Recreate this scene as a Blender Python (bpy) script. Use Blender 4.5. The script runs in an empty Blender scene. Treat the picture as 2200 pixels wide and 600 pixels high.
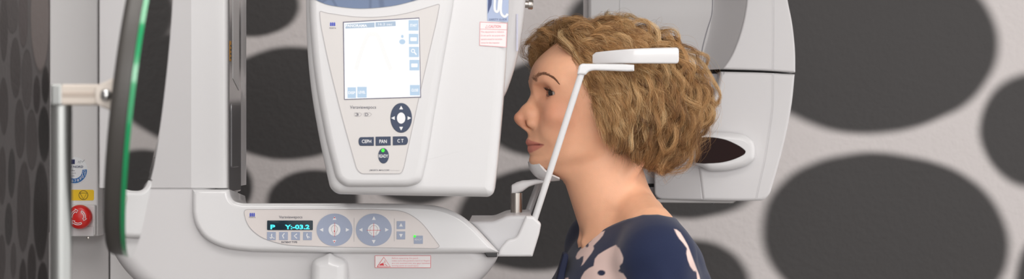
import bpy, bmesh, math, random
import numpy as np
import openvdb as vdb
from mathutils import Vector, Matrix

random.seed(7)
C = bpy.context.scene.collection
sc = bpy.context.scene

# ------------------------------------------------------------------ camera frame
F = 4125.0          # focal length in pixels of the 2200 x 600 frame
CZ = 1.5            # camera height
def P(px, py, Y):
    return Vector(((px - 1100) * Y / F, Y, CZ + (300 - py) * Y / F))

cd = bpy.data.cameras.new('camera'); cam = bpy.data.objects.new('camera', cd); C.objects.link(cam)
cam.location = (0, 0, CZ); cam.rotation_euler = (math.pi / 2, 0, 0)
cd.sensor_fit = 'HORIZONTAL'; cd.sensor_width = 36; cd.lens = 36 * F / 2200
cd.clip_start = 0.05; cd.clip_end = 60
cd.dof.use_dof = True; cd.dof.focus_distance = 2.47; cd.dof.aperture_fstop = 7.0
sc.camera = cam

# ------------------------------------------------------------------ materials
def lin(r, g, b):
    f = lambda c: (c / 255 / 12.92) if c <= 10.3 else ((c / 255 + 0.055) / 1.055) ** 2.4
    return (f(r), f(g), f(b), 1)

MATS = {}
def mat(name, rgb, rough=0.4, metal=0.0, coat=0.0, emit=None, es=1.0, spec=0.5, bump=0.0, bscale=300, trans=0.0, var=0.0):
    if name in MATS: return MATS[name]
    m = bpy.data.materials.new(name); m.use_nodes = True
    nt = m.node_tree; p = nt.nodes['Principled BSDF']
    p.inputs['Base Color'].default_value = lin(*rgb)
    p.inputs['Roughness'].default_value = rough; p.inputs['Metallic'].default_value = metal
    p.inputs['Specular IOR Level'].default_value = spec
    p.inputs['Coat Weight'].default_value = coat; p.inputs['Coat Roughness'].default_value = 0.06
    p.inputs['Transmission Weight'].default_value = trans
    if emit:
        p.inputs['Emission Color'].default_value = lin(*emit); p.inputs['Emission Strength'].default_value = es
    if bump or var:
        tc = nt.nodes.new('ShaderNodeTexCoord'); nz = nt.nodes.new('ShaderNodeTexNoise')
        nz.inputs['Scale'].default_value = bscale; nz.inputs['Detail'].default_value = 3
        nt.links.new(tc.outputs['Object'], nz.inputs['Vector'])
        if bump:
            bp = nt.nodes.new('ShaderNodeBump'); bp.inputs['Strength'].default_value = bump; bp.inputs['Distance'].default_value = 0.001
            nt.links.new(nz.outputs['Fac'], bp.inputs['Height']); nt.links.new(bp.outputs['Normal'], p.inputs['Normal'])
        if var:
            mr = nt.nodes.new('ShaderNodeMapRange'); mr.inputs['To Min'].default_value = 1 - var; mr.inputs['To Max'].default_value = 1 + var
            hs = nt.nodes.new('ShaderNodeHueSaturation'); hs.inputs['Color'].default_value = lin(*rgb)
            nt.links.new(nz.outputs['Fac'], mr.inputs['Value']); nt.links.new(mr.outputs['Result'], hs.inputs['Value'])
            nt.links.new(hs.outputs['Color'], p.inputs['Base Color'])
    MATS[name] = m
    return m

WHITE = mat('white_plastic', (224, 223, 224), 0.28, coat=0.35)
WHITE_M = mat('white_satin_plastic', (226, 225, 226), 0.42, coat=0.1)
GREYW = mat('pale_grey_plastic', (214, 212, 213), 0.4)
COLW = mat('column_grey_paint', (232, 230, 230), 0.45)
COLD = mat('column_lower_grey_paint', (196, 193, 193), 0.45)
PANEL = mat('panel_film_grey', (216, 212, 210), 0.35)
PANEL2 = mat('panel_film_warm', (224, 216, 213), 0.3)
LINE = mat('panel_outline', (178, 174, 176), 0.5)
NAVYK = mat('navy_key', (44, 58, 86), 0.4)
BLUEK = mat('blue_grey_key', (160, 170, 194), 0.4)
BLACK = mat('black_gap', (14, 14, 15), 0.6)
DARKG = mat('dark_grey_plastic', (70, 70, 72), 0.35)
PRW = mat('white_print', (240, 240, 242), 0.5)
PRR = mat('red_print', (222, 60, 70), 0.5)
PRP = mat('pale_red_print', (232, 150, 158), 0.5)
PRB = mat('blue_print', (70, 84, 190), 0.5)
PRD = mat('dark_print', (70, 70, 90), 0.5)
PRK = mat('black_print', (28, 26, 24), 0.5)
STEEL = mat('brushed_steel', (190, 184, 178), 0.28, metal=1.0)
ALU = mat('anodised_aluminium', (176, 178, 176), 0.36, metal=0.9)
CHROME = mat('chrome', (225, 225, 225), 0.08, metal=1.0)

# ------------------------------------------------------------------ object helpers
def tag(o, label, cat, group=None, kind=None):
    o['label'] = label; o['category'] = cat
    if group: o['group'] = group
    if kind: o['kind'] = kind

def thing(name, loc, label, cat, group=None):
    o = bpy.data.objects.new(name, None); C.objects.link(o); o.location = loc
    o.empty_display_size = 0.05
    tag(o, label, cat, group, 'thing')
    return o

def attach(o, parent):
    if parent is None: return
    o.parent = parent
    if parent.type == 'EMPTY':
        o.matrix_parent_inverse = Matrix.Translation(-Vector(parent.location))

def rot2(v): return Vector((v[1], -v[0]))

def rp(pts, r=10, n=6):
    """closed polygon (px) with rounded corners; a point may carry its own radius"""
    out = []; N = len(pts)
    for i in range(N):
        p = Vector(pts[i][:2]); q = Vector(pts[i - 1][:2]); s = Vector(pts[(i + 1) % N][:2])
        rr = pts[i][2] if len(pts[i]) > 2 else r
        a = q - p; b = s - p; la = a.length; lb = b.length
        if rr <= 0 or la < 1e-6 or lb < 1e-6: out.append(p); continue
        t = min(rr, 0.48 * la, 0.48 * lb); A = p + a * t / la; D = p + b * t / lb
        for k in range(n + 1):
            u = k / n
            out.append(A * (1 - u) ** 2 + p * 2 * u * (1 - u) + D * u * u)
    return [tuple(v) for v in out]

def cr(pts, n=6, closed=True):
    """Catmull-Rom through points"""
    out = []; N = len(pts); P_ = [Vector(p) for p in pts]
    rng = range(N) if closed else range(N - 1)
    for i in rng:
        if closed: a, b, c, d = P_[i - 1], P_[i], P_[(i + 1) % N], P_[(i + 2) % N]
        else: a, b, c, d = P_[max(i - 1, 0)], P_[i], P_[i + 1], P_[min(i + 2, N - 1)]
        for k in range(n):
            t = k / n
            out.append(0.5 * ((2 * b) + (c - a) * t + (2 * a - 5 * b + 4 * c - d) * t * t + (3 * b - a - 3 * c + d) * t ** 3))
    if not closed: out.append(P_[-1])
    return [tuple(v) for v in out]

def ell(cx, cy, rx, ry, n=40):
    return [(cx + rx * math.cos(2 * math.pi * k / n), cy + ry * math.sin(2 * math.pi * k / n)) for k in range(n)]
def rect(x0, y0, x1, y1, r=0, n=5):
    p = [(x0, y0), (x1, y0), (x1, y1), (x0, y1)]
    return rp(p, r, n) if r else p

class Fr:
    """a flat working frame at depth Y; pixel offsets become metres"""
    def __init__(s, px0, py0, Y, yaw=0, tilt=0):
        s.o = P(px0, py0, Y); s.px0 = px0; s.py0 = py0; s.k = Y / F
        s.R = Vector((math.cos(yaw), math.sin(yaw), 0)); t = tilt
        s.U = Vector((-math.sin(yaw) * math.sin(t), math.cos(yaw) * math.sin(t), math.cos(t)))
        s.N = s.R.cross(s.U); s.cx = 1 / math.cos(yaw); s.cy = 1 / math.cos(t)
    def uv(s, px, py): return ((px - s.px0) * s.k * s.cx, (s.py0 - py) * s.k * s.cy)
    def w(s, a, b, d=0): return s.o + s.R * a + s.U * b + s.N * d
    def pt(s, px, py, d=0): return s.w(*s.uv(px, py), d)

class Ax:
    """frame with explicit axes, units metres"""
    def __init__(s, o, R, U):
        s.o = Vector(o); s.R = Vector(R).normalized(); s.U = Vector(U).normalized(); s.N = s.R.cross(s.U); s.k = 1
    def uv(s, a, b): return (a, b)
    def w(s, a, b, d=0): return s.o + s.R * a + s.U * b + s.N * d
    pt = w

class B:
    def __init__(s): s.bm = bmesh.new(); s.mats = []; s.skip = set()
    def mi(s, m):
        if m not in s.mats: s.mats.append(m)
        return s.mats.index(m)
    def face(s, vs, i, smooth=True):
        try: f = s.bm.faces.new(vs)
        except ValueError: return None
        f.material_index = i; f.smooth = smooth; return f
    def cap(s, vs, i):
        o = [vs[0]]
        for v in vs[1:]:
            if (v.co - o[-1].co).length > 3e-5: o.append(v)
        if len(o) > 1 and (o[0].co - o[-1].co).length <= 3e-5: o.pop()
        if len(o) > 2: s.face(o, i, False)
    def rings(s, rings, m, cap0=True, cap1=True, closed=True):
        i = s.mi(m); V = [[s.bm.verts.new(p) for p in r] for r in rings]
        for a, b in zip(V[:-1], V[1:]):
            n = len(a)
            for k in range(n if closed else n - 1):
                s.face((a[k], a[(k + 1) % n], b[(k + 1) % n], b[k]), i)
        if cap0: s.cap(list(reversed(V[0])), i)
        if cap1: s.cap(V[-1], i)
        return V
    def slab(s, fr, outline, depth, r, m, d=0.0, seg=5, rb=0.0, dome=0.0):
        pts = [Vector(fr.uv(*p[:2])) for p in outline]
        q = [pts[0]]
        for p in pts[1:]:
            if (p - q[-1]).length > 1e-6: q.append(p)
        if (q[0] - q[-1]).length < 1e-6: q.pop()
        q2 = []
        for i, p in enumerate(q):
            q2.append(p); nx = q[(i + 1) % len(q)]; L = (nx - p).length
            if L > 2.2 * r + 1e-4: q2 += [p + (nx - p) * t for t in (0.25, 0.5, 0.75)]
        pts = q2; n = len(pts)
        area = sum(pts[i].x * pts[(i + 1) % n].y - pts[(i + 1) % n].x * pts[i].y for i in range(n))
        if area < 0: pts.reverse()
        nor = []
        for i in range(n):
            a = (pts[i] - pts[i - 1]).normalized(); b = (pts[(i + 1) % n] - pts[i]).normalized()
            na = Vector((-a.y, a.x)); nb = Vector((-b.y, b.x)); t = (na + nb)
            t = t.normalized() if t.length > 1e-6 else na
            t *= min(1 / max(t.dot(na), 0.3), 2.0)
            nor.append(t)
        A_ = np.array([tuple(p) for p in pts]); B_ = np.roll(A_, -1, axis=0); AB = B_ - A_; L2 = (AB ** 2).sum(1) + 1e-18
        memo = {}
        def inset(ins):
            if ins in memo: return memo[ins]
            q = [p + t * ins for p, t in zip(pts, nor)]
            if ins > 5e-5:
                Q = np.array([tuple(v) for v in q])
                t_ = np.clip(((Q[:, None] - A_[None]) * AB[None]).sum(2) / L2[None], 0, 1)
                dist = np.sqrt(((A_[None] + t_[..., None] * AB[None] - Q[:, None]) ** 2).sum(2)).min(1)
                ok = dist > ins * 0.997
                if ok.any() and not ok.all():
                    st = int(np.argmax(ok)); k = 0
                    while k < n:
                        if ok[(st + k) % n]: k += 1; continue
                        e = k
                        while not ok[(st + e) % n]: e += 1
                        a = (st + k - 1) % n; c2 = (st + e) % n
                        d1 = pts[(a + 1) % n] - pts[a]; d2 = pts[c2] - pts[c2 - 1]
                        den = d1.x * d2.y - d1.y * d2.x; df = q[c2] - q[a]
                        X = (q[a] + q[c2]) / 2
                        if abs(den) > 1e-12:
                            u = (df.x * d2.y - df.y * d2.x) / den; Y_ = q[a] + d1 * u
                            if (Y_ - X).length < 3 * ins + df.length: X = Y_
                        for z in range(k, e): q[(st + z) % n] = X
                        k = e
            memo[ins] = q; return q
        def ring(ins, dd, sc_=1.0, c=None):
            o = []
            for v in inset(ins):
                if c is not None: v = c + (v - c) * sc_
                o.append(fr.w(v.x, v.y, d + dd))
            return o
        R = []
        r = max(r, 1e-5)
        if rb: 
            for k in range(4):
                a = k / 4 * math.pi / 2
                R.append(ring(rb * (1 - math.sin(a)), -depth + rb * (1 - math.cos(a))))
        else: R.append(ring(0, -depth))
        if depth > r: R.append(ring(0, -depth + (rb or 0)))
        for k in range(seg, -1, -1):
            a = k / seg * math.pi / 2
            R.append(ring(r * (1 - math.sin(a)), -r * (1 - math.cos(a)) - 0))
        if dome:
            c = sum(pts, Vector((0, 0))) / n
            for sc_ in (0.9, 0.75, 0.55, 0.3, 0.1): R.append(ring(r, dome * (1 - sc_ ** 2), sc_, c))
        else: R.append(ring(r + min(0.0006, r * 0.2 + 1e-5), 0))
        s.rings(R, m)
    def plate(s, fr, outline, m, d=0.0003, th=0.0003):
        s.slab(fr, outline, th, 1e-5, m, d=d, seg=1)
    def ringplate(s, fr, outline, w, m, d=0.0003):
        """thin printed outline of width w (px)"""
        pts = [Vector(fr.uv(*p[:2])) for p in outline]; n = len(pts); i = s.mi(m)
        area = sum(pts[k].x * pts[(k + 1) % n].y - pts[(k + 1) % n].x * pts[k].y for k in range(n))
        if area < 0: pts.reverse()
        a_, b_ = [], []
        for k in range(n):
            a = (pts[k] - pts[k - 1]).normalized(); b = (pts[(k + 1) % n] - pts[k]).normalized()
            t = Vector((-(a + b).y, (a + b).x)).normalized(); t *= min(1 / max(t.dot(Vector((-a.y, a.x))), 0.4), 2)
            a_.append(s.bm.verts.new(fr.w(pts[k].x, pts[k].y, d))); v = pts[k] + t * w * fr.k
            b_.append(s.bm.verts.new(fr.w(v.x, v.y, d)))
        for k in range(n): s.face((a_[k], a_[(k + 1) % n], b_[(k + 1) % n], b_[k]), i)
    def stroke(s, fr, pts, w, m, d=0.0004):
        i = s.mi(m); L, R = [], []; q = [Vector(fr.uv(*p)) for p in pts]
        for k in range(len(q)):
            t = (q[min(k + 1, len(q) - 1)] - q[max(k - 1, 0)]).normalized(); nn = Vector((-t.y, t.x)) * w * fr.k / 2
            L.append(s.bm.verts.new(fr.w(*(q[k] + nn), d))); R.append(s.bm.verts.new(fr.w(*(q[k] - nn), d)))
        for k in range(len(q) - 1): s.face((R[k], R[k + 1], L[k + 1], L[k]), i)
    def text(s, fr, st, cx, cy, h, m, w=None, d=0.0005, bold=0.0, shear=0.0):
        c = bpy.data.curves.new('t', 'FONT'); c.body = st; c.resolution_u = 3; c.offset = bold; c.shear = shear
        ob = bpy.data.objects.new('t', c); me = bpy.data.meshes.new_from_object(ob)
        i = s.mi(m); co = [v.co for v in me.vertices]
        if co:
            x0 = min(v.x for v in co); x1 = max(v.x for v in co); y0 = min(v.y for v in co); y1 = max(v.y for v in co)
            sy = h / max(y1 - y0, 1e-6); sx = (w / max(x1 - x0, 1e-6)) if w else sy
            V = [s.bm.verts.new(fr.pt(cx + (v.x - (x0 + x1) / 2) * sx, cy - (v.y - (y0 + y1) / 2) * sy, d)) for v in co]
            for p in me.polygons: s.skip.add(s.face([V[k] for k in p.vertices], i, False))
        bpy.data.objects.remove(ob); bpy.data.curves.remove(c); bpy.data.meshes.remove(me)
    def lathe(s, o, ax, prof, m, n=40):
        ax = Vector(ax).normalized(); t = ax.orthogonal().normalized(); b = ax.cross(t); o = Vector(o)
        R = [[o + ax * h + (t * math.cos(2 * math.pi * k / n) + b * math.sin(2 * math.pi * k / n)) * max(r, 1e-5) for k in range(n)] for r, h in prof]
        s.rings(R, m)
    def tube(s, pts, rad, m, n=16, cap=True, flat=1.0):
        pts = [Vector(p) for p in pts]; N = len(pts); R = []
        rad = [rad] * N if not hasattr(rad, '__len__') else rad
        up = None
        for k in range(N):
            t = (pts[min(k + 1, N - 1)] - pts[max(k - 1, 0)]).normalized()
            if up is None: up = t.orthogonal().normalized()
            up = (up - t * up.dot(t)).normalized(); b = t.cross(up)
            R.append([pts[k] + (up * math.cos(2 * math.pi * j / n) + b * math.sin(2 * math.pi * j / n) * flat) * rad[k] for j in range(n)])
        s.rings(R, m, cap, cap)
    def build(s, name, parent=None, angle=38):
        bmesh.ops.recalc_face_normals(s.bm, faces=[f for f in s.bm.faces if f not in s.skip])
        me = bpy.data.meshes.new(name); s.bm.to_mesh(me); s.bm.free()
        for m in s.mats: me.materials.append(m)
        me.set_sharp_from_angle(angle=math.radians(angle))
        o = bpy.data.objects.new(name, me); C.objects.link(o); attach(o, parent)
        return o
# ------------------------------------------------------------------ room
YB = 3.7; XL = -0.87
def ellipse_wall(name, web, ells, axes, rim=None, soft_bump=0.3):
    """printed wallpaper: soft dark ovals on a pale web; ells = (ca, cb, ra, rb, angle, soft, colour)"""
    m = bpy.data.materials.new(name); m.use_nodes = True; nt = m.node_tree; N = nt.nodes; L = nt.links
    p = N['Principled BSDF']; p.inputs['Roughness'].default_value = 0.62; p.inputs['Specular IOR Level'].default_value = 0.3
    tc = N.new('ShaderNodeTexCoord'); sep = N.new('ShaderNodeSeparateXYZ'); L.new(tc.outputs['Object'], sep.inputs[0])
    comb = N.new('ShaderNodeCombineXYZ'); L.new(sep.outputs[axes[0]], comb.inputs[0]); L.new(sep.outputs[axes[1]], comb.inputs[1])
    nz = N.new('ShaderNodeTexNoise'); nz.inputs['Scale'].default_value = 5; L.new(comb.outputs[0], nz.inputs['Vector'])
    vm = N.new('ShaderNodeVectorMath'); vm.operation = 'MULTIPLY_ADD'
    L.new(nz.outputs['Color'], vm.inputs[0]); vm.inputs[1].default_value = (0.02, 0.02, 0); L.new(comb.outputs[0], vm.inputs[2])
    sb = N.new('ShaderNodeVectorMath'); sb.operation = 'SUBTRACT'; L.new(vm.outputs[0], sb.inputs[0]); sb.inputs[1].default_value = (0.01, 0.01, 0)
    col = N.new('ShaderNodeRGB'); col.outputs[0].default_value = lin(*web); cur = col.outputs[0]
    for ca, cb, ra, rb, an, soft, colr in ells:
        mp = N.new('ShaderNodeMapping'); mp.vector_type = 'TEXTURE'
        mp.inputs['Location'].default_value = (ca, cb, 0); mp.inputs['Rotation'].default_value = (0, 0, an); mp.inputs['Scale'].default_value = (ra, rb, 1)
        L.new(sb.outputs[0], mp.inputs['Vector'])
        ln = N.new('ShaderNodeVectorMath'); ln.operation = 'LENGTH'; L.new(mp.outputs[0], ln.inputs[0])
        s_ = soft / math.sqrt(ra * rb)
        mr = N.new('ShaderNodeMapRange'); mr.interpolation_type = 'SMOOTHSTEP'
        mr.inputs['From Min'].default_value = 1 + s_; mr.inputs['From Max'].default_value = 1 - s_
        L.new(ln.outputs['Value'], mr.inputs['Value'])
        mx = N.new('ShaderNodeMix'); mx.data_type = 'RGBA'; L.new(mr.outputs[0], mx.inputs['Factor'])
        L.new(cur, mx.inputs['A']); mx.inputs['B'].default_value = lin(*colr); cur = mx.outputs['Result']
        if rim:
            rr = N.new('ShaderNodeMapRange'); rr.interpolation_type = 'SMOOTHSTEP'
            ab = N.new('ShaderNodeMath'); ab.operation = 'SUBTRACT'; ab.inputs[1].default_value = 1; L.new(ln.outputs['Value'], ab.inputs[0])
            aa = N.new('ShaderNodeMath'); aa.operation = 'ABSOLUTE'; L.new(ab.outputs[0], aa.inputs[0])
            rr.inputs['From Min'].default_value = 0.09; rr.inputs['From Max'].default_value = 0.0; rr.inputs['To Max'].default_value = 0.5; L.new(aa.outputs[0], rr.inputs['Value'])
            m2 = N.new('ShaderNodeMix'); m2.data_type = 'RGBA'; L.new(rr.outputs[0], m2.inputs['Factor']); L.new(cur, m2.inputs['A']); m2.inputs['B'].default_value = lin(*rim); cur = m2.outputs['Result']
    L.new(cur, p.inputs['Base Color'])
    n2 = N.new('ShaderNodeTexNoise'); n2.inputs['Scale'].default_value = 95; n2.inputs['Detail'].default_value = 3; L.new(tc.outputs['Object'], n2.inputs['Vector'])
    bp = N.new('ShaderNodeBump'); bp.inputs['Strength'].default_value = soft_bump; bp.inputs['Distance'].default_value = 0.004
    L.new(n2.outputs['Fac'], bp.inputs['Height']); L.new(bp.outputs['Normal'], p.inputs['Normal'])
    return m

kb = YB / F
DK = (70, 68, 68)
def be(px, py, a, b, deg=0, soft=15, c=DK):
    return ((px - 1100) * kb, CZ + (300 - py) * kb, a * kb, b * kb, math.radians(deg), soft * kb, c)
back_e = [be(1862, 90, 284, 196, -2), be(1903, 512, 268, 184, -9), be(2222, 282, 118, 124),
          be(1470, 605, 142, 92, 0, 14), be(1480, 392, 150, 78, 0, 14), be(1152, 474, 168, 112, 0, 12), be(1190, 235, 165, 108, 0, 12),
          be(625, 224, 180, 122, 0, 10), be(545, 16, 102, 64, 0, 9), be(488, 405, 57, 62, 0, 9), be(672, 436, 98, 68, 0, 9),
          be(895, 330, 132, 113, 0, 10), be(1340, 60, 128, 96), be(820, 90, 120, 90), be(1300, -190, 220, 150), be(880, -160, 190, 140),
          be(320, 150, 110, 150), be(300, 420, 110, 100), be(170, 250, 80, 90), be(150, 560, 120, 130), be(520, 640, 160, 110), be(830, 640, 130, 100),
          be(1200, 760, 200, 130), be(1600, 860, 260, 160), be(2050, 880, 190, 150), be(2330, 620, 150, 170), be(2400, 20, 170, 150),
          be(2200, -240, 220, 180), be(1720, -290, 230, 160), be(560, -220, 170, 150), be(2560, 320, 120, 130), be(900, 900, 180, 140), be(600, 900, 160, 130)]
WB = ellipse_wall('oval_wallpaper', (212, 206, 205), back_e, (0, 2))

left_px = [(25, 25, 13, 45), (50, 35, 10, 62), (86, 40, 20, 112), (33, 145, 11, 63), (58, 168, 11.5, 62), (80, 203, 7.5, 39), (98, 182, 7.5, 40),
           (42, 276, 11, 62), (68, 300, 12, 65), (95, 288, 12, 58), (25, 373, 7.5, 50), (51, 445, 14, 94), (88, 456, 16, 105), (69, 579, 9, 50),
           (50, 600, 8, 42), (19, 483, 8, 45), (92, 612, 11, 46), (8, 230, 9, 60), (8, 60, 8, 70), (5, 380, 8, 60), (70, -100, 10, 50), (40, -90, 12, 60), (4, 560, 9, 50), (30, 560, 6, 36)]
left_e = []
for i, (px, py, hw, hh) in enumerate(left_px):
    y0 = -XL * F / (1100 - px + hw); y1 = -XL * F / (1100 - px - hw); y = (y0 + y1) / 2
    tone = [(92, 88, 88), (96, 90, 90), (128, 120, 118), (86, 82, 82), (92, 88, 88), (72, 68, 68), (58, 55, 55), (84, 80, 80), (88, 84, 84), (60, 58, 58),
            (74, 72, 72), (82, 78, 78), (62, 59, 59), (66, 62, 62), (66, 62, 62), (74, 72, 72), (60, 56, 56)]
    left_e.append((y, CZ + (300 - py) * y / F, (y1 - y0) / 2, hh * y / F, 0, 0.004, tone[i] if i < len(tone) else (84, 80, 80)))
WL = ellipse_wall('dimmed_oval_wallpaper', (106, 103, 103), left_e, (1, 2), rim=(64, 60, 60))  # back wall's ovals again; grazing-angle dimming is put into these tones

def box(b, x0, x1, y0, y1, z0, z1, m):
    fr = Ax((x0, y0, z0), (1, 0, 0), (0, 0, 1))
    b.slab(fr, [(0, 0), (x1 - x0, 0), (x1 - x0, z1 - z0), (0, z1 - z0)], y1 - y0, 0.0005, m, seg=1)
def struct(name, b):
    o = b.build(name); o['kind'] = 'structure'; return o
XR = 3.2; YF = -2.6; ZC = 2.75
b = B(); box(b, XL, XR, YB, YB + 0.1, 0, ZC, WB); struct('wall_back', b)
b = B(); box(b, XL - 0.1, XL, YF, YB + 0.1, 0, ZC, WL); struct('wall_left', b)
b = B(); box(b, XL - 0.1, XR, YF, YB + 0.1, -0.1, 0, mat('grey_vinyl_floor', (150, 146, 142), 0.4, var=0.08, bscale=14)); struct('floor', b)
b = B(); box(b, XL - 0.1, XR, YF, YB + 0.1, ZC, ZC + 0.1, mat('white_ceiling_paint', (238, 237, 235), 0.8, bump=0.1, bscale=90)); struct('ceiling', b)
b = B(); box(b, XL + 0.012, XR, YB - 0.012, YB, 0, 0.08, WHITE_M); struct('baseboard_back', b)
b = B(); box(b, XL, XL + 0.012, YF, YB, 0, 0.08, WHITE_M); struct('baseboard_left', b)

# ------------------------------------------------------------------ light: unseen area lights under the ceiling and one added behind the camera
w = bpy.data.worlds.new('world'); sc.world = w; w.use_nodes = True
w.node_tree.nodes['Background'].inputs[0].default_value = (1.0, 0.98, 0.97, 1); w.node_tree.nodes['Background'].inputs[1].default_value = 1.0
def area(name, loc, tgt, sx, sy, power, col=(1, 1, 1)):
    l = bpy.data.lights.new(name, 'AREA'); l.shape = 'RECTANGLE'; l.size = sx; l.size_y = sy; l.energy = power; l.color = col
    o = bpy.data.objects.new(name, l); C.objects.link(o); o.location = loc
    o.rotation_euler = (Vector(tgt) - Vector(loc)).to_track_quat('-Z', 'Y').to_euler(); return o
area('front_key_light', (0.25, -1.7, 2.35), (0.2, 2.6, 1.4), 2.8, 0.75, 30, (1, 0.985, 0.97))  # unseen area light added behind the camera as soft frontal key
area('ceiling_area_light', (0.75, 1.0, 2.72), (0.75, 1.3, 0), 1.2, 0.6, 8, (1, 0.97, 0.94))
area('ceiling_area_light', (1.9, 2.2, 2.72), (1.4, 2.6, 1), 1.2, 0.6, 6, (1, 0.97, 0.94))  # unseen extra light, added to even out brightness at the right back
area('ceiling_area_light', (-0.45, 1.3, 2.72), (-0.5, 1.9, 0.8), 0.6, 1.2, 10, (1, 0.97, 0.94))  # unseen extra light, added to brighten the column
area('ceiling_area_light', (-0.3, 3.0, 2.72), (-0.3, 3.0, 0), 1.2, 0.6, 5, (1, 0.97, 0.94))
sc.view_settings.view_transform = 'Standard'; sc.view_settings.look = 'None'
sc.view_settings.exposure = 0.48; sc.view_settings.gamma = 1.0; sc.view_settings.use_curve_mapping = False
# ================================================================== support column
def arrow(b, fr, cx, cy, s, di, m, d):
    dx, dy = {'u': (0, -1), 'd': (0, 1), 'l': (-1, 0), 'r': (1, 0)}[di]
    b.plate(fr, [(cx + dx * s, cy + dy * s), (cx - dx * s * 0.7 - dy * s * 0.9, cy - dy * s * 0.7 + dx * s * 0.9), (cx - dx * s * 0.7 + dy * s * 0.9, cy - dy * s * 0.7 - dx * s * 0.9)], m, d)

COL = thing('support_column', (P(250, 300, 2.72).x, 2.72, 0), 'pale grey machine column with round red emergency stop button at the left', 'machine column')
fc = Fr(160, 300, 2.60)
b = B(); b.slab(fc, rp([(106, -380), (210, -380), (210, 508), (106, 508)], 3), 0.16, 0.003, COLW)
b.slab(fc, rp([(212, -380), (470, -380), (470, 500), (212, 500)], 3), 0.05, 0.003, COLW, d=-0.11)
b.build('column_body', COL)
b = B(); f2 = Fr(160, 300, 2.64)
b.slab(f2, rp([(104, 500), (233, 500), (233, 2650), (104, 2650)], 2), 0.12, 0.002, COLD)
b.slab(f2, rp([(236, 500), (470, 500), (470, 2650), (236, 2650)], 2), 0.12, 0.002, COLW)
b.slab(f2, rect(225, 500, 245, 2640), 0.05, 0.001, BLACK, d=-0.01)
b.build('lower_cover', COL)
b = B(); h0 = P(100, 300, 2.6).x
box(b, P(90, 0, 2.7).x, P(480, 0, 2.7).x, 2.58, 2.95, 0, 0.05, DARKG); b.build('foot_plate', COL)
b = B(); b.slab(fc, rp([(120, 440), (208, 440), (208, 506), (120, 506)], 4), 0.012, 0.002, COLW, d=0.012)
b.slab(fc, rect(120, 486, 206, 507, 2), 0.004, 0.001, WHITE_M, d=0.0135); b.build('stop_button_box', COL)
RED = mat('red_stop_plastic', (226, 38, 34), 0.35, coat=0.2)
b = B(); o = fc.pt(180, 465, 0.012); k = fc.k
b.lathe(o, fc.N, [(18 * k, 0), (18 * k, 8 * k), (25 * k, 10 * k), (26 * k, 18 * k), (25 * k, 27 * k), (22.5 * k, 31 * k), (18 * k, 33 * k), (9 * k, 35 * k), (0, 35.5 * k)], RED, 48)
eb = b.build('emergency_stop_button', COL)
b = B()
for q in range(3):
    a0 = math.radians(-60 + q * 120)
    pts = [(180 + 14.5 * math.cos(a0 + t * 1.25), 465 + 14.5 * math.sin(a0 + t * 1.25)) for t in np.linspace(0, 1, 9)]
    ol = [(180 + 16 * math.cos(a0 + t * 1.2), 465 + 16 * math.sin(a0 + t * 1.2)) for t in np.linspace(0, 1, 9)]
    e = a0 + 1.2
    hd = [(180 + 19 * math.cos(e), 465 + 19 * math.sin(e)), (180 + 14.2 * math.cos(e + 0.38), 465 + 14.2 * math.sin(e + 0.38)), (180 + 10 * math.cos(e), 465 + 10 * math.sin(e))]
    il = [(180 + 12.5 * math.cos(a0 + t * 1.2), 465 + 12.5 * math.sin(a0 + t * 1.2)) for t in np.linspace(1, 0, 9)]
    b.stroke(fc, ol + hd + il + [ol[0]], 1.5, PRW, 0.0125 + 34.6 * k + 0.0006)
b.build('arrow_marks', eb)
b = B(); YEL = mat('yellow_label', (250, 206, 20), 0.5)
b.plate(fc, rect(130, 408, 202, 431, 4), YEL, 0.0006, 0.0006)
b.stroke(fc, ell(179.5, 419.5, 9.6, 9.6, 32) + [(189.1, 419.5)], 1.0, PRK, 0.001)
b.stroke(fc, [(172, 415), (187, 415), (179.5, 428), (172, 415)], 1.0, PRK, 0.001)
b.build('warning_label', COL)
b = B(); SB = mat('seal_blue', (40, 110, 178), 0.5)
b.plate(fc, ell(160, 367, 29, 29, 48), mat('seal_white', (238, 240, 242), 0.5), 0.0006, 0.0006)
arc = [(160 + 27 * math.cos(t), 367 + 27 * math.sin(t)) for t in np.linspace(-0.1, 2.2, 20)]
arc2 = [(160 + 17 * math.cos(t), 367 + 17 * math.sin(t)) for t in np.linspace(2.2, -0.1, 20)]
b.plate(fc, arc + arc2, SB, 0.001)
for t, ch in zip(np.linspace(0.1, 2.0, 8), ['12', '11', '10', '9', '8', '7', '6', '5']):
    b.text(fc, ch, 160 + 22 * math.cos(t), 367 + 22 * math.sin(t), 5.5, PRW, 4 if len(ch) == 1 else 6, d=0.0018)
b.text(fc, 'TÜV NORD', 160, 358, 5.5, mat('seal_ink', (24, 34, 90), 0.5), 38, d=0.0012, bold=0.015)
for yy, s_, ww in ((367, 'Geprüfte', 20), (372.5, 'Anlage nach', 24), (378, 'Norm', 18)):
    b.text(fc, s_, 151, yy, 3.4, PRD, ww, d=0.0012)
b.plate(fc, rect(153, 343, 161, 353), MATS['seal_ink'], 0.001)
b.stroke(fc, [(168, 350), (170, 346), (172, 351), (174, 345), (177, 349), (182, 344)], 0.8, PRD, 0.001)
b.build('inspection_seal', COL)
b = B(); b.lathe(fc.pt(190, 511, 0.004), fc.N, [(3 * k, -0.004), (3.6 * k, 0), (3 * k, 2 * k), (0, 2.6 * k)], STEEL, 16); b.build('screw', COL)

# ================================================================== lift carriage with the control arm
ARM = thing('control_arm', (P(450, 0, 2.46).x, 2.46, 0.9), 'white machine carriage and low arm carrying the button panel with cyan readout', 'machine arm')
YA = 2.38
xa = lambda px, Y: P(px, 300, Y).x
zt = 1.95; zs = P(0, 405, 2.40).z
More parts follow.
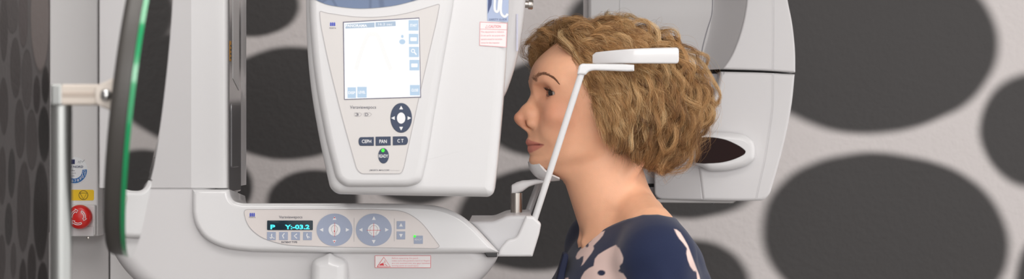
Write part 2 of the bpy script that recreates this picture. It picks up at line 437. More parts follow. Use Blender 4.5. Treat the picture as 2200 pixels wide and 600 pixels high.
# carriage covers: plan outlines extruded upward
def tower(b, plan, z0, z1, m, r=0.003):
    fr = Ax((0, 0, z1), (1, 0, 0), (0, 1, 0))
    b.slab(fr, plan, z1 - z0, r, m, rb=r)
YC = 2.3765
b = B(); tower(b, rp([(xa(212, YC), YC, 0.003), (xa(410.3, YC), YC, 0), (xa(410.3, YC), 2.709, 0), (xa(212, YC), 2.709)], 0.003), zs + 0.0008, zt, mat('carriage_shaded_plastic', (206, 204, 205), 0.4), r=0.0008); b.build('carriage_side_cover', ARM)  # side cover darkened: an angled facet's shade is put into the colour
b = B(); tower(b, rp([(xa(410.4, YC), YC, 0), (xa(488, YC), YC, 0.006), (xa(488, YC), 2.55), (xa(410.4, YC), 2.55, 0)], 0.002), zs + 0.0008, zt, WHITE, r=0.0008); b.build('carriage_front_cover', ARM)
# glossy dark strip on the right flank of the carriage
GL = mat('glossy_grey_strip', (112, 110, 112), 0.12, coat=0.6)
b = B(); xs = xa(488, YC)
fs = Ax((xs - 0.003, YC + 0.008, zs + 0.006), (0, 1, 0), (0, 0, 1))      # right = +Y, up = Z, normal = +X
yw = 0.108
b.slab(fs, rp([(0.002, -0.012), (yw, -0.012), (yw, 0.5), (0.002, 0.5)], 0.004), 0.02, 0.002, GL, d=0.004)
b.slab(fs, rect(0.02, 0.02, 0.08, 0.10, 0.003), 0.001, 0.0005, GL, d=0.005)
b.plate(fs, [(0.032, 0.132), (0.085, 0.118), (0.085, 0.5), (0.032, 0.5)], mat('strip_pale', (214, 212, 212), 0.3), 0.0046, 0.0005)
for yy in (0.040, 0.056, 0.072): b.slab(fs, rect(yy, 0.03, yy + 0.004, 0.085, 0.0015), 0.001, 0.0004, mat('strip_line', (206, 204, 203), 0.4), d=0.0048)
b.build('flank_strip', ARM)
b = B(); b.plate(fs, rect(0.004, 0.153, 0.016, 0.178), mat('amber_label', (190, 132, 30), 0.5), 0.0048, 0.0006)
for q in range(4): b.plate(fs, rect(0.006, 0.156 + q * 0.005, 0.014, 0.158 + q * 0.005), PRK, 0.0051)
b.build('flank_label', ARM)
# lower cover (grey), L shaped with the large rounded corner
fl = Fr(640, 520, 2.379)
b = B()
lower = [(213, 362), (468, 362), (474, 440), (520, 456), (880, 458), (985, 486), (1040, 522), (1071, 545)] + cr([(1071, 546), (1066, 562), (1045, 592), (1010, 622), (950, 650), (860, 668)], 5, False)[1:] + \
    [(620, 676), (420, 672)] + cr([(420, 672), (330, 640), (275, 598), (240, 552), (222, 505), (213, 455)], 6, False)[1:]
b.slab(fl, lower, 0.165, 0.024, GREYW, seg=10, rb=0.01); b.build('arm_lower_cover', ARM)
# upper cover (white)
fu = Fr(640, 541, 2.366, tilt=math.radians(5))
up_o = [(410, 407), (490, 407, 2)] + cr([(491, 412), (494, 424), (503, 433), (520, 437)], 4, False) + [(600, 437), (760, 437), (880, 438)] + \
    cr([(880, 438), (940, 443), (985, 460), (1018, 485), (1046, 514), (1072, 542)], 6, False)[1:] + [(1066, 543.5), (1000, 543), (860, 543.5), (700, 543), (560, 540)] + \
    cr([(540, 539.5), (482, 532), (442, 514), (419, 485), (411, 456)], 5, False)
b = B(); b.slab(fu, [p[:2] for p in up_o], 0.15, 0.006, WHITE, seg=8, rb=0.006); b.build('arm_upper_cover', ARM)
b = B(); b.slab(Fr(1060, 548, 2.372), rp([(1040, 543), (1068, 543), (1068, 553), (1046, 553)], 2), 0.05, 0.001, mat('dark_joint', (40, 38, 40), 0.2)); b.build('arm_joint', ARM)

# control panel on the upper cover
d0 = 0.0008
pan = rp([(521, 450, 12), (800, 450, 5), (868, 453, 40), (905, 476, 30), (946, 530, 8), (938, 535, 6), (720, 532, 30), (612, 528, 60), (560, 512, 30), (530, 486, 20)], 8)
b = B(); b.plate(fu, pan, PANEL2, d0, 0.001); b.ringplate(fu, pan, 1.1, LINE, d0 + 0.0002)
for q, x in enumerate((537.2, 541.2, 545.2)): b.plate(fu, rp([(x - 1.7, 466), (x - 1.7, 459.5), (x, 457.5), (x + 1.7, 459.5), (x + 1.7, 466)], 0.8), PRB, d0 + 0.0003)
b.text(fu, 'MORITA', 541.5, 467.8, 2.6, PRD, 14, d=d0 + 0.0004)
b.text(fu, 'Veraviewepocs', 624, 468, 7.5, PRD, 50, d=d0 + 0.0004)
b.text(fu, 'PATIENT TYPE', 621.5, 521, 3.8, PRD, 34, d=d0 + 0.0004, bold=0.02)
b.stroke(fu, [(760.5, 469), (760.5, 520)], 0.8, LINE, d0 + 0.0003); b.stroke(fu, [(847, 470), (847, 519)], 0.8, LINE, d0 + 0.0003)
CP = b.build('control_panel', ARM)
b = B(); b.plate(fu, rect(573.5, 474.5, 672, 495, 2), mat('display_glass', (8, 40, 54), 0.1), d0 + 0.0012, 0.0012)
CY = mat('cyan_digits', (40, 220, 235), 0.5, emit=(70, 235, 250), es=0.8)
b.text(fu, 'P', 586, 488.5, 9.5, CY, 10, d=d0 + 0.0016, bold=0.035); b.text(fu, 'Y:-03.2', 638.5, 488.5, 9.5, CY, 53, d=d0 + 0.0016, bold=0.03)
b.build('readout_display', CP)
for q, x in enumerate((583, 609, 635, 660.5)):
    b = B(); b.slab(fu, rect(x - 9.5, 499, x + 9.5, 516.5, 1), 0.001, 0.0003, BLUEK, d=d0 + 0.0006)
    g = [[(584, 503), (583, 507), (585, 511), (581, 513)], [(611, 502), (607, 507), (610, 513)], [(638, 503), (632, 507.5), (638, 513)], [(660, 502), (659, 507), (662, 513)]][q]
    b.stroke(fu, g, 2.2, PRW, d0 + 0.0010)
    if q == 0: b.stroke(fu, [(579, 511), (584, 511), (590, 513)], 1.4, PRW, d0 + 0.0010)
    if q == 3: b.stroke(fu, [(660, 508), (666, 511)], 1.4, PRW, d0 + 0.0010)
    b.build('patient_type_key', CP)
for q, (cx, cy) in enumerate(((718.5, 494.5), (803, 494.5))):
    b = B(); b.plate(fu, ell(cx, cy, 38.5, 34.8, 56), BLUEK, d0 + 0.0008, 0.0008)
    b.plate(fu, ell(cx, cy, 12.8, 12.8, 36), PRW, d0 + 0.0011)
    for di, ox, oy in (('u', 0, -24.5), ('d', 0, 25), ('l', -27.5, 0), ('r', 27.5, 0)):
        arrow(b, fu, cx + ox, cy + oy, 4.6, di, PRW, d0 + 0.0011)
    if q == 0:
        hp = [(cx - 3, cy + 11), (cx - 3, cy + 7), (cx - 6, cy + 2), (cx - 6.5, cy - 4), (cx - 3, cy - 9), (cx + 3, cy - 9), (cx + 6.5, cy - 4), (cx + 6, cy + 2), (cx + 3, cy + 7), (cx + 3, cy + 11)]
        b.stroke(fu, hp, 0.9, LINE, d0 + 0.0013); b.stroke(fu, [(cx + 0.5, cy - 15), (cx + 0.5, cy + 15)], 0.8, PRR, d0 + 0.0015)
        for oy in (-26, 3, 25): b.plate(fu, ell(cx, cy + oy, 1.4, 1.4, 12), PRR, d0 + 0.0015)
    else:
        hp = [(cx - 6, cy + 11), (cx - 5, cy + 7), (cx - 9, cy + 5), (cx - 8, cy), (cx - 8, cy - 4), (cx - 3, cy - 9), (cx + 4, cy - 9), (cx + 8, cy - 4), (cx + 8, cy + 2), (cx + 5, cy + 6), (cx + 5, cy + 11)]
        b.stroke(fu, hp, 0.9, LINE, d0 + 0.0013); b.stroke(fu, [(cx, cy - 14), (cx, cy + 16)], 0.8, PRR, d0 + 0.0015); b.stroke(fu, [(cx - 15, cy + 1), (cx + 15, cy + 1)], 0.8, PRR, d0 + 0.0015)
    b.build('position_pad', CP)
for cy, di in ((484.5, 'u'), (506.5, 'd')):
    b = B(); b.slab(fu, rect(852, cy - 8.5, 870.5, cy + 8.5, 1), 0.001, 0.0003, BLUEK, d=d0 + 0.0006); arrow(b, fu, 861.3, cy, 4.4, di, PRW, d0 + 0.001); b.build('height_key', CP)
b = B(); b.slab(fu, rect(889, 507, 908.5, 524.5, 1), 0.001, 0.0003, BLUEK, d=d0 + 0.0006); b.text(fu, 'READY', 898.7, 515.5, 4, PRW, 15, d=d0 + 0.001)
GRN = mat('green_led', (40, 230, 40), 0.4, emit=(50, 240, 40), es=0.65)
b.plate(fu, ell(891, 508.5, 2.6, 2.6, 16), GRN, d0 + 0.0013); b.build('ready_key', CP)

# red hand warning sticker on the lower cover
b = B(); fw = Fr(866, 562, 2.3785)
b.plate(fw, rect(805.5, 549.5, 926, 576, 1.5), mat('sticker_white', (240, 234, 234), 0.4), 0.0006, 0.0006)
b.ringplate(fw, rect(805.5, 549.5, 926, 576, 1.5), 0.8, PRR, 0.0008)
b.stroke(fw, [(810.5, 573.5), (824.7, 553), (838.8, 573.5), (810.5, 573.5)], 1.3, PRR, 0.0009)
b.plate(fw, [(814, 571), (818, 567), (822, 566), (824, 564), (824, 568), (826, 571)], PRR, 0.0009)
b.stroke(fw, [(827, 560), (827, 566)], 1, PRR, 0.0009); b.stroke(fw, [(827, 568), (832, 572)], 1, PRR, 0.0009)
for q, (s_, ww) in enumerate((('Before operating the panel,', 57), ("make sure the patient's hand or fingers", 82), ('are not inserted into any gaps between', 82), ('moving parts to avoid injury.', 58))):
    b.text(fw, s_, 842 + ww / 2, 555.5 + q * 5.4, 4.2, PRP, ww, d=0.0009)
b.build('hand_warning_sticker', ARM)
# hand grip under the arm
b = B(); fg = Fr(705, 560, 2.355)
b.slab(fg, cr([(706, 546), (718, 552), (735, 558), (744, 568), (745, 590), (743, 620), (736, 660), (722, 684), (705, 690), (688, 684), (674, 660), (667, 620), (666, 590), (668, 568), (676, 558), (692, 552)], 4), 0.028, 0.012, WHITE, seg=8); b.build('hand_grip', ARM)

# ================================================================== head positioner
HP = thing('head_positioner', P(1110, 540, 2.50), 'white chin rest and temple supports holding the head on thin rods', 'head support')
b = B(); fb = Fr(1090, 510, 2.405)
b.slab(fb, rp([(1006, 476), (1060, 476, 8), (1086, 465, 8), (1096, 463, 4), (1142, 463, 3), (1142, 500), (1120, 545), (1072, 545), (1046, 514, 3), (1020, 487, 3)], 3), 0.19, 0.004, mat('bracket_grey', (206, 205, 207), 0.35), seg=4)
fb2 = Fr(1090, 510, 2.398)
b.slab(fb2, rp([(1130, 464, 2), (1146, 465, 4), (1163, 481, 5), (1159, 503, 4), (1144, 552, 2), (1068, 552, 2), (1075, 533, 6), (1090, 515, 8), (1104, 513, 6), (1112, 506, 4)], 4), 0.02, 0.003, WHITE, seg=4, rb=0.003)
fb3 = Fr(1090, 510, 2.585)
b.slab(fb3, rp([(1130, 464), (1146, 465), (1160, 481), (1156, 503), (1144, 552), (1068, 552), (1075, 533), (1090, 515), (1112, 506)], 4), 0.02, 0.003, WHITE, seg=4)
b.build('bracket', HP)
kc = 2.5 / F
b = B(); p0 = P(1109.5, 470, 2.5); p1 = P(1109.5, 415, 2.5)
b.lathe(p0, (0, 0, 1), [(12.5 * kc, 0), (12.5 * kc, p1.z - p0.z)], STEEL, 40); b.build('steel_post', HP)
b = B(); secs = []
for px, py, hw, hh in ((1098, 408, 5, 8), (1100, 407, 11, 10), (1110, 404, 13, 12.5), (1122, 400, 13, 12), (1136, 394.5, 13, 7.5), (1150, 391, 14, 6), (1166, 389.5, 16, 4.5), (1182, 389.5, 16, 4)):
    c = P(px, py, 2.5); secs.append([c + Vector((0, math.copysign(abs(math.cos(t)) ** 0.6, math.cos(t)) * hw * kc, math.copysign(abs(math.sin(t)) ** 0.6, math.sin(t)) * hh * kc)) for t in np.linspace(0, 2 * math.pi, 28, endpoint=False)])
b.rings(secs, WHITE_M); b.build('chin_arm', HP)
def chin_cup():
    b = B(); mid = cr([(1134, 348), (1136.5, 361), (1145, 374.5), (1157, 384), (1177, 390), (1202, 388.5)], 5, False)
    edg = cr([(1157, 349), (1160.5, 357), (1166, 364), (1173, 370), (1185, 377), (1201, 384)], 5, False)
    nv = 17; G = []
    for off in (0, 1):
        for i in range(len(mid)):
            row = []
            for j in range(nv):
                t = -1 + 2 * j / (nv - 1); s_ = abs(t) ** 3.6
                px = mid[i][0] * (1 - s_) + edg[i][0] * s_; py = mid[i][1] * (1 - s_) + edg[i][1] * s_
                if off: px += 4.0 * (1 - i / len(mid)); py -= 2.6 + 0.6 * i / len(mid)
                row.append(P(px, py, 2.5) + Vector((0, -t * (0.031 - off * 0.0015), 0)))
            G.append(row)
    n = len(mid); V = [[b.bm.verts.new(p) for p in r] for r in G]; i_ = b.mi(WHITE)
    for o_ in (0, n):
        for i in range(n - 1):
            for j in range(nv - 1): b.face((V[o_ + i][j], V[o_ + i][j + 1], V[o_ + i + 1][j + 1], V[o_ + i + 1][j]), i_)
    for i in range(n - 1):
        for j in (0, nv - 1): b.face((V[i][j], V[i + 1][j], V[n + i + 1][j], V[n + i][j]), i_)
    for j in range(nv - 1):
        for i in (0, n - 1): b.face((V[i][j], V[i][j + 1], V[n + i][j + 1], V[n + i][j]), i_)
    return b.build('chin_cup', HP)
chin_cup()
ROD = mat('white_rod', (224, 224, 225), 0.3, coat=0.2); ROD2 = mat('grey_rod', (190, 190, 192), 0.3)
for side in (-1, 1):
    yb = 2.405 if side < 0 else 2.595; yt = 2.378 if side < 0 else 2.622
    b = B(); kk = yt / F
    b.tube([P(1147, 478, yb), P(1149, 470, yb), P(1250, 156, yt), P(1252, 148, yt)] if side < 0 else [P(1128, 474, yb), P(1131, 466, yb), P(1248, 157, yt), P(1250, 150, yt)], [7.2 * kk] * 4, ROD if side < 0 else ROD2, 20); b.build('support_rod', HP)
    ft = Fr(1300, 145, yt - 0.006)
    b = B(); b.slab(ft, rp([(1240, 160, 3), (1244, 141, 5), (1250, 136.5, 4), (1340, 137.5, 8), (1363, 139, 2), (1363, 153, 2), (1350, 153.5, 4), (1275, 151, 8), (1264, 154, 6), (1259, 161, 3)], 3), 0.012, 0.0025, ROD, seg=4, rb=0.0025); b.build('temple_bar', HP)
    # curved temple pad
    b = B(); plan = []
    for t in [0, 0.003, 0.008, 0.015, 0.024, 0.034] + list(np.linspace(0.05, 1, 26)):
        px = 1458 - 183 * t
        inw = 0.0 if t < 0.45 else 0.030 * ((t - 0.45) / 0.55) ** 2
        plan.append((px, inw))
    secs = []; y0 = 2.386 if side < 0 else 2.614
    for i, (px, inw) in enumerate(plan):
        t = i / (len(plan) - 1)
        Y = y0 - side * (inw) if side > 0 else y0 + inw
        top = 102 + 9 * t ** 2.2; bot = 137 - 0.5 * t; th = 0.007
        dd_ = 1458 - px
        if dd_ < 6: tr_ = 6 - math.sqrt(36 - (6 - dd_) ** 2); top += tr_; bot -= tr_
        if i == len(plan) - 1: top += 5; bot -= 1
        a, z0_, z1_ = P(px, 0, y0).x, P(0, bot, y0).z, P(0, top, y0).z
        r_ = 0.0022; ys = (-th / 2, th / 2); sec = []
        for (cy_, cz_, a0) in ((ys[1] - r_, z1_ - r_, 0), (ys[0] + r_, z1_ - r_, 90), (ys[0] + r_, z0_ + r_, 180), (ys[1] - r_, z0_ + r_, 270)):
            for q in range(5):
                an = math.radians(a0 + q * 22.5); sec.append(Vector((a, Y + cy_ + r_ * math.cos(an), cz_ + r_ * math.sin(an))))
        secs.append(sec)
    b.rings(secs, WHITE); b.build('temple_pad', HP)

# ================================================================== rotating scanner: detector (with touch screen) and x-ray source joined by the overhead beam
SCN = thing('rotating_scanner', P(1120, -420, 2.55), 'white scanner unit with lit touch screen and tube head behind the hair', 'dental scanner')
YD = 2.25
fd = Fr(860, 200, YD)
b = B()
body = rp([(655, -300), (1094, -300), (1094, -10, 30), (1088, 120, 60), (1079, 240, 60), (1067, 372, 30), (1061, 416, 8), (1050, 424, 5), (1000, 423, 40), (850, 421, 60), (722, 418, 14), (707, 405, 16), (688, 320, 60), (667, 205, 60), (657, 100, 60), (655, 0, 30)], 20)
DETW = mat('detector_white_plastic', (217, 216, 217), 0.28, coat=0.35)
b.slab(fd, body, 0.17, 0.012, DETW, seg=8, rb=0.01)
b.build('detector_housing', SCN)
b = B()
fac = rp([(662, -300), (986, -300), (978, -10, 40), (944, 180, 80), (918, 340, 30), (906, 392, 16), (880, 402, 12), (742, 402, 14), (722, 386, 14), (700, 300, 60), (676, 170, 60), (664, 40, 60)], 20)
b.slab(fd, fac, 0.012, 0.009, DETW, d=0.009, seg=6)
b.build('detector_face', SCN)
fp = Fr(820, 200, YD - 0.009)
pn = rp([(686, 22, 7), (700, 27, 10), (760, 36, 30), (810, 37, 30), (870, 30, 30), (946, 7, 7), (940, 40, 30), (905, 190, 60), (868, 362, 8), (862, 374, 6), (776, 374, 6), (766, 364, 8), (735, 255, 60), (704, 130, 60), (688, 50, 30)], 8)
b = B(); b.plate(fp, pn, PANEL, 0.0006, 0.0006); b.ringplate(fp, pn, 1.3, LINE, 0.0008)
for x in (710.8, 714.8, 718.8): b.plate(fp, rp([(x - 1.7, 56), (x - 1.7, 49.5), (x, 47.5), (x + 1.7, 49.5), (x + 1.7, 56)], 0.8), PRB, 0.0009)
b.text(fp, 'MORITA', 715, 60.5, 3, PRD, 14, d=0.0009)
b.text(fp, 'Veraviewepocs', 780, 231.5, 9, PRD, 56, d=0.0009)
for x0, s_ in ((761, '3'), (782, 'D')):
    b.ringplate(fp, rp([(x0, 242), (x0 + 12, 242, 0.5), (x0 + 18, 245.5), (x0 + 12, 250.5, 0.5), (x0, 250.5)], 3), 0.8, LINE, 0.0009)
    b.text(fp, s_, x0 + 6, 246.3, 5.5, PRD, 7, d=0.0009)
b.text(fp, 'J.MORITA MFG.CORP.', 815.5, 366.5, 4, PRD, 44, d=0.0009, bold=0.01); b.text(fp, 'Kyoto Japan', 849, 366.5, 3, LINE, 20, d=0.0009)
b.build('detector_panel', SCN)
b = B(); ap = [(655, -60)] + cr([(668, -6), (700, 9), (745, 16.5), (790, 18), (850, 11.5), (910, -4)], 6, False) + [(912, -60)]
OB = bpy.data.materials.new('blue_oval_film'); OB.use_nodes = True
nt = OB.node_tree; vo = nt.nodes.new('ShaderNodeTexVoronoi'); vo.feature = 'DISTANCE_TO_EDGE'; vo.inputs['Scale'].default_value = 30
tcn = nt.nodes.new('ShaderNodeTexCoord'); rmp = nt.nodes.new('ShaderNodeValToRGB')
nt.links.new(tcn.outputs['Object'], vo.inputs['Vector']); nt.links.new(vo.outputs['Distance'], rmp.inputs[0]); nt.links.new(rmp.outputs[0], nt.nodes['Principled BSDF'].inputs['Base Color'])
rmp.color_ramp.elements[0].color = lin(90, 106, 136); rmp.color_ramp.elements[0].position = 0.02; rmp.color_ramp.elements[1].color = lin(106, 124, 156); rmp.color_ramp.elements[1].position = 0.07
nt.nodes['Principled BSDF'].inputs['Roughness'].default_value = 0.4
b.plate(fp, ap, OB, 0.001, 0.001); b.build('oval_film', SCN)
# touch screen
SCR = mat('lit_screen', (20, 20, 20), 0.3, emit=(252, 253, 255), es=0.68); UIB = mat('screen_blue', (20, 20, 20), 0.3, emit=(186, 212, 236), es=0.66)
UIG = mat('screen_blue_grey', (20, 20, 20), 0.3, emit=(172, 192, 214), es=0.66); UIF = mat('screen_faint', (20, 20, 20), 0.3, emit=(250, 249, 247), es=0.67)
b = B()
b.plate(fp, [(737, 47), (901, 38), (904.5, 209.5), (739.5, 214.5)], mat('screen_rim', (92, 88, 112), 0.4), 0.0012, 0.0012)
b.plate(fp, [(739, 49), (900, 40), (903, 208), (741, 213)], SCR, 0.0015, 0.0003)
b.plate(fp, [(742, 52), (805, 48.5), (805, 59), (742.5, 61.5)], UIG, 0.0018); b.plate(fp, [(807, 48), (850, 46), (850.5, 56), (807, 58)], UIG, 0.0018)
b.text(fp, 'PANORAMA', 766, 55.5, 6, SCR, 46, d=0.002, bold=0.03); b.text(fp, '16.2 sec', 828, 52.3, 5, SCR, 30, d=0.002)
b.plate(fp, ell(864.5, 78.5, 2.8, 3.4, 16), UIB, 0.0018); b.plate(fp, ell(864.5, 90, 6.5, 5.5, 20), UIB, 0.0018)
arch = cr([(765, 150), (775, 115), (790, 78), (800, 74), (812, 78), (828, 120), (840, 150)], 5, False)
b.stroke(fp, arch, 9, UIF, 0.0017)
TS = b.build('touch_screen', SCN)
btn = [(878, 43.5, 899, 66), (878.5, 73, 899, 95), (879, 101, 900, 123), (880, 129, 901, 151.5), (881, 183, 902, 205), (747, 188, 765, 211), (768, 187, 788, 210)]
for q, (x0, y0, x1, y1) in enumerate(btn):
    b = B(); b.plate(fp, rect(x0, y0, x1, y1), UIB, 0.0019, 0.0003)
    cx, cy = (x0 + x1) / 2, (y0 + y1) / 2
    if q in (0, 4, 5, 6): b.text(fp, ['START', '', '', '', 'CLOSE', 'DISP', 'LEVEL'][q], cx, cy, 6, SCR, 15, d=0.0022, bold=0.03)
    elif q == 2: b.stroke(fp, ell(cx - 2, cy - 2.5, 3.5, 3.5, 16) + [(cx + 1.5, cy - 2.5)], 1.8, SCR, 0.0022); b.stroke(fp, [(cx + 1, cy + 0.5), (cx + 5.5, cy + 6)], 2.6, SCR, 0.0022)
    else: b.plate(fp, rect(cx - 7, cy - 3.5, cx + 7, cy + 4.5, 1.5), SCR, 0.0022)
    b.build('screen_button', TS)
b = B(); b.slab(fp, ell(862, 253.5, 23.2, 32, 56), 0.002, 0.0006, NAVYK, d=0.0014)
b.plate(fp, ell(862, 254, 9, 12, 32), PRW, 0.0018)
for di, ox, oy in (('u', 0, -22), ('d', 0, 22), ('l', -17, 0), ('r', 17, 0)): arrow(b, fp, 862 + ox, 254 + oy, 4.6, di, PRW, 0.0018)
b.build('navigation_pad', SCN)
for s_, x0, x1, ol in (('CEPH', 770, 803.5, [(803.5, 294.5, 1), (803.5, 313.5, 1), (772, 313.5, 10), (770, 304, 4), (772, 295, 10)]), ('PAN', 807, 839.5, [(807, 294, 1), (839.5, 293.5, 1), (839.5, 312.5, 1), (807, 313.5, 1)]),
                       ('C T', 844, 877, [(844, 293.5, 1), (874, 293, 10), (877.5, 302, 4), (874, 311.5, 10), (844, 312.5, 1)])):
    b = B(); b.slab(fp, rp(ol, 2), 0.002, 0.0005, NAVYK, d=0.0014); b.text(fp, s_, (x0 + x1) / 2 + (1 if s_ == 'CEPH' else 0), 304 if s_ != 'C T' else 302.8, 7.5, PRW, 20 if s_ == 'CEPH' else 16 if s_ == 'PAN' else 13, d=0.0018, bold=0.012); b.build('mode_key', SCN)
b = B(); b.slab(fp, ell(824, 335, 11.5, 16.5, 40), 0.002, 0.0005, NAVYK, d=0.0014); b.text(fp, 'READY', 824, 335.5, 7, PRW, 20, d=0.0018, bold=0.01)
b.plate(fp, ell(823, 323.5, 3.4, 3.6, 18), GRN, 0.0022); b.build('ready_key', SCN)
# stickers on the right flank of the detector
fs2 = Fr(1060, 60, YD)
b = B(); b.plate(fs2, [(1031, 47), (1090, 49.5), (1088, 102), (1030, 98)], mat('sticker_white', (240, 234, 234), 0.4), 0.0006, 0.0006)
b.ringplate(fs2, [(1031, 47), (1090, 49.5), (1088, 102), (1030, 98)], 1.0, PRP, 0.0009); b.stroke(fs2, [(1031, 62.5), (1089.5, 64)], 0.8, PRP, 0.0009)
b.text(fs2, 'CAUTION', 1063, 57, 6, PRP, 26, d=0.0009, bold=0.02); b.stroke(fs2, [(1043, 60), (1046, 54), (1049, 60), (1043, 60)], 0.8, PRP, 0.0009)
for q, (s_, ww) in enumerate((('This equipment is radiation', 50), ('Do not use for any purpose other', 52), ('operation manual for instructions', 46), ('contact for data inspection', 40))):
    b.text(fs2, s_, 1033 + ww / 2, 69 + q * 7.8, 4.6, PRP, ww, d=0.0009)
b.build('caution_sticker', SCN)
b = B(); b.plate(fs2, [(1046, -60), (1094, -60), (1092, 47), (1047, 45)], mat('sticker_blue', (170, 184, 214), 0.4), 0.0006, 0.0006)
b.plate(fs2, [(1050, -40), (1060, -40), (1056, 10), (1048, 30)], mat('sticker_deep_blue', (52, 70, 120), 0.4), 0.0009)
b.stroke(fs2, cr([(1064, -10), (1063, 20), (1070, 24), (1073, 0), (1078, -10)], 5, False), 5, PRW, 0.0009); b.stroke(fs2, cr([(1078, -10), (1076, 25), (1084, 36), (1091, 30)], 5, False), 5, PRW, 0.0010)
b.text(fs2, 'SAFETY GUIDE', 1070, 42, 4, MATS['sticker_deep_blue'], 38, d=0.0009); b.build('guide_sticker', SCN)
# inner rear shell and the metal knob
fr_ = Fr(1100, 60, 2.36)
b = B(); b.slab(fr_, rp([(1040, -300), (1134, -300), (1130, 0, 40), (1122, 70, 50), (1106, 145, 40), (1084, 205, 20), (1040, 260, 20)], 20), 0.10, 0.014, GREYW, seg=6, rb=0.01); 
b.slab(fr_, rect(1109, 30, 1113, 110, 1.5), 0.001, 0.0004, mat('faint_lilac_print', (206, 206, 224), 0.4), d=0.0004); b.build('detector_back_shell', SCN)
b = B(); kk = 2.36 / F; b.lathe(fr_.pt(1121, 4, -0.035), (1, 0, -0.08), [(8 * kk, 0), (8 * kk, 14 * kk), (10.5 * kk, 15 * kk), (10.5 * kk, 23 * kk), (9 * kk, 25 * kk), (0, 25.5 * kk)], STEEL, 32); b.build('lock_knob', SCN)
# x-ray source
YS = 2.80
fx = Fr(1560, 200, YS); fxr = Fr(1560, 200, YS + 0.045)
NECKSH = mat('neck_shaded_plastic', (200, 197, 197), 0.35, coat=0.2)  # housing white turned greyer: shade of the recessed neck is in the colour
b = B(); b.slab(fxr, rp([(1255, -320), (1545, -320), (1545, 151), (1300, 148, 20), (1262, 95, 20), (1262, -100, 10)], 6), 0.16, 0.006, NECKSH, seg=4)
b.slab(fxr, rect(1331, -320, 1333.5, 34, 0.5), 0.001, 0.0005, WHITE, d=0.0008)
b.stroke(fxr, cr([(1531, -60), (1531, 0), (1529, 32), (1520, 62), (1511, 95), (1506, 122)], 5, False), 1.2, PRD, 0.0012)
b.build('source_neck', SCN)
def sweep(b, A, Bc, dA, dB, m, n=14):
    A = cr(A, 8, False); Bc = cr(Bc, 8, False); R = []
    for k in range(n + 1):
        t = k / n; s_ = t ** 1.5 * (1 - 0.25 * t) / 0.75 if t < 1 else 1.0
        R.append([fx.pt(A[i][0] * (1 - t) + Bc[i][0] * t, A[i][1] * (1 - t) + Bc[i][1] * t, dA + (dB - dA) * min(s_, 1)) for i in range(len(A))])
    b.rings(R, m, False, False, closed=False)
b = B(); Bl = [(1606, -320), (1606, -150), (1605, -20), (1600, 30), (1588, 78), (1572, 118), (1552, 148.4)]
sweep(b, [(1542, -320), (1540, -150), (1536, 0), (1531, 40), (1523, 80), (1512, 115), (1498, 148.4)], Bl, -0.046, -0.0008, GREYW)
b.slab(fx, rp([(1640, -320, 0), (1676, -120, 30), (1692, 0, 60), (1703, 50, 60), (1709, 110, 60), (1709, 156, 2), (1640, 151, 30), (1552, 148.4, 0)], 3)[:-1] + list(reversed(cr(Bl, 5, False))), 0.2, 0.0028, GREYW, seg=5, rb=0.004)
b.slab(fx, rect(1500, 100, 1560, 148.4), 0.03, 0.001, GREYW, d=-0.05)
b.stroke(fx, [(1661.3, -100), (1661.3, 60), (1660.5, 151)], 1.2, WHITE, 0.0006); b.stroke(fx, [(1662.5, -100), (1662.5, 60), (1661.7, 151)], 0.8, LINE, 0.0005)
b.build('source_upper_housing', SCN)
b = B()
Lb = [(1549, 153.6, 0), (1640, 155.5, 30), (1708.5, 159.5, 1), (1703, 222, 60), (1690, 292, 60), (1672, 362, 60), (1655, 418, 20), (1642, 431.5, 12), (1600, 432.5, 20), (1509, 431, 2), (1501, 362, 2), (1440, 362, 2), (1440, 232, 4), (1500, 224, 20), (1530, 212, 12), (1542, 188, 30)]
b.slab(fx, rp(Lb, 3), 0.19, 0.0045, GREYW, d=-0.002, seg=6, rb=0.004)
b.slab(fx, rect(1407, 153.5, 1600, 300, 4), 0.14, 0.002, GREYW, d=-0.045)
fly = Fr(1504, 400, YS + 0.004, yaw=-0.22)
b.slab(fly, rp([(1407, 330, 4), (1504, 330, 1), (1511, 430.5, 1), (1418, 429, 8), (1407, 420, 8)], 3), 0.10, 0.003, GREYW, seg=5)
b.stroke(fx, cr([(1661, 158), (1660, 230), (1652, 290), (1643, 345), (1632, 395), (1625, 428)], 5, False), 1.2, WHITE, -0.0012); b.stroke(fx, cr([(1662.2, 158), (1661.2, 230), (1653.2, 290), (1644.2, 345), (1633.2, 395), (1626.2, 428)], 5, False), 0.8, LINE, -0.0013)
b.build('source_lower_housing', SCN)
b = B(); b.slab(fxr, rect(1405, 147, 1705, 160), 0.12, 0.001, BLACK, d=0.0); b.build('source_gap', SCN)
b = B(); b.slab(fxr, rp([(1300, 250), (1408, 250), (1408, 428), (1300, 428)], 3), 0.14, 0.003, GREYW); b.slab(fxr, rect(1384, 395, 1405, 402.5), 0.002, 0.0005, BLACK, d=0.001)
b.build('source_inner_block', SCN)
b = B(); fu2 = Fr(1500, 435, YS + 0.02)
b.slab(fu2, rp([(1370, 427), (1585, 430), (1575, 437.5), (1370, 436)], 2), 0.12, 0.001, mat('dull_plate', (150, 147, 146), 0.4, metal=0.6))
for x in (1532, 1566): b.lathe(P(x, 436, YS + 0.025), (0, 0, -1), [(4 * kk, -0.002), (4 * kk, 0.0015), (0, 0.0018)], DARKG, 12)
b.build('source_base_plate', SCN)
b = B()
b.slab(fx, rp([(1487, 290, 4), (1500, 284.5, 8), (1560, 284, 20), (1598, 289, 14), (1617, 303, 8), (1621, 322, 8), (1619, 343, 8), (1600, 357, 12), (1560, 367, 30), (1520, 367, 14), (1503, 357, 10), (1487, 352, 3)], 8), 0.02, 0.009, WHITE, d=0.020, seg=6)
LP = b.build('laser_window_bezel', SCN)
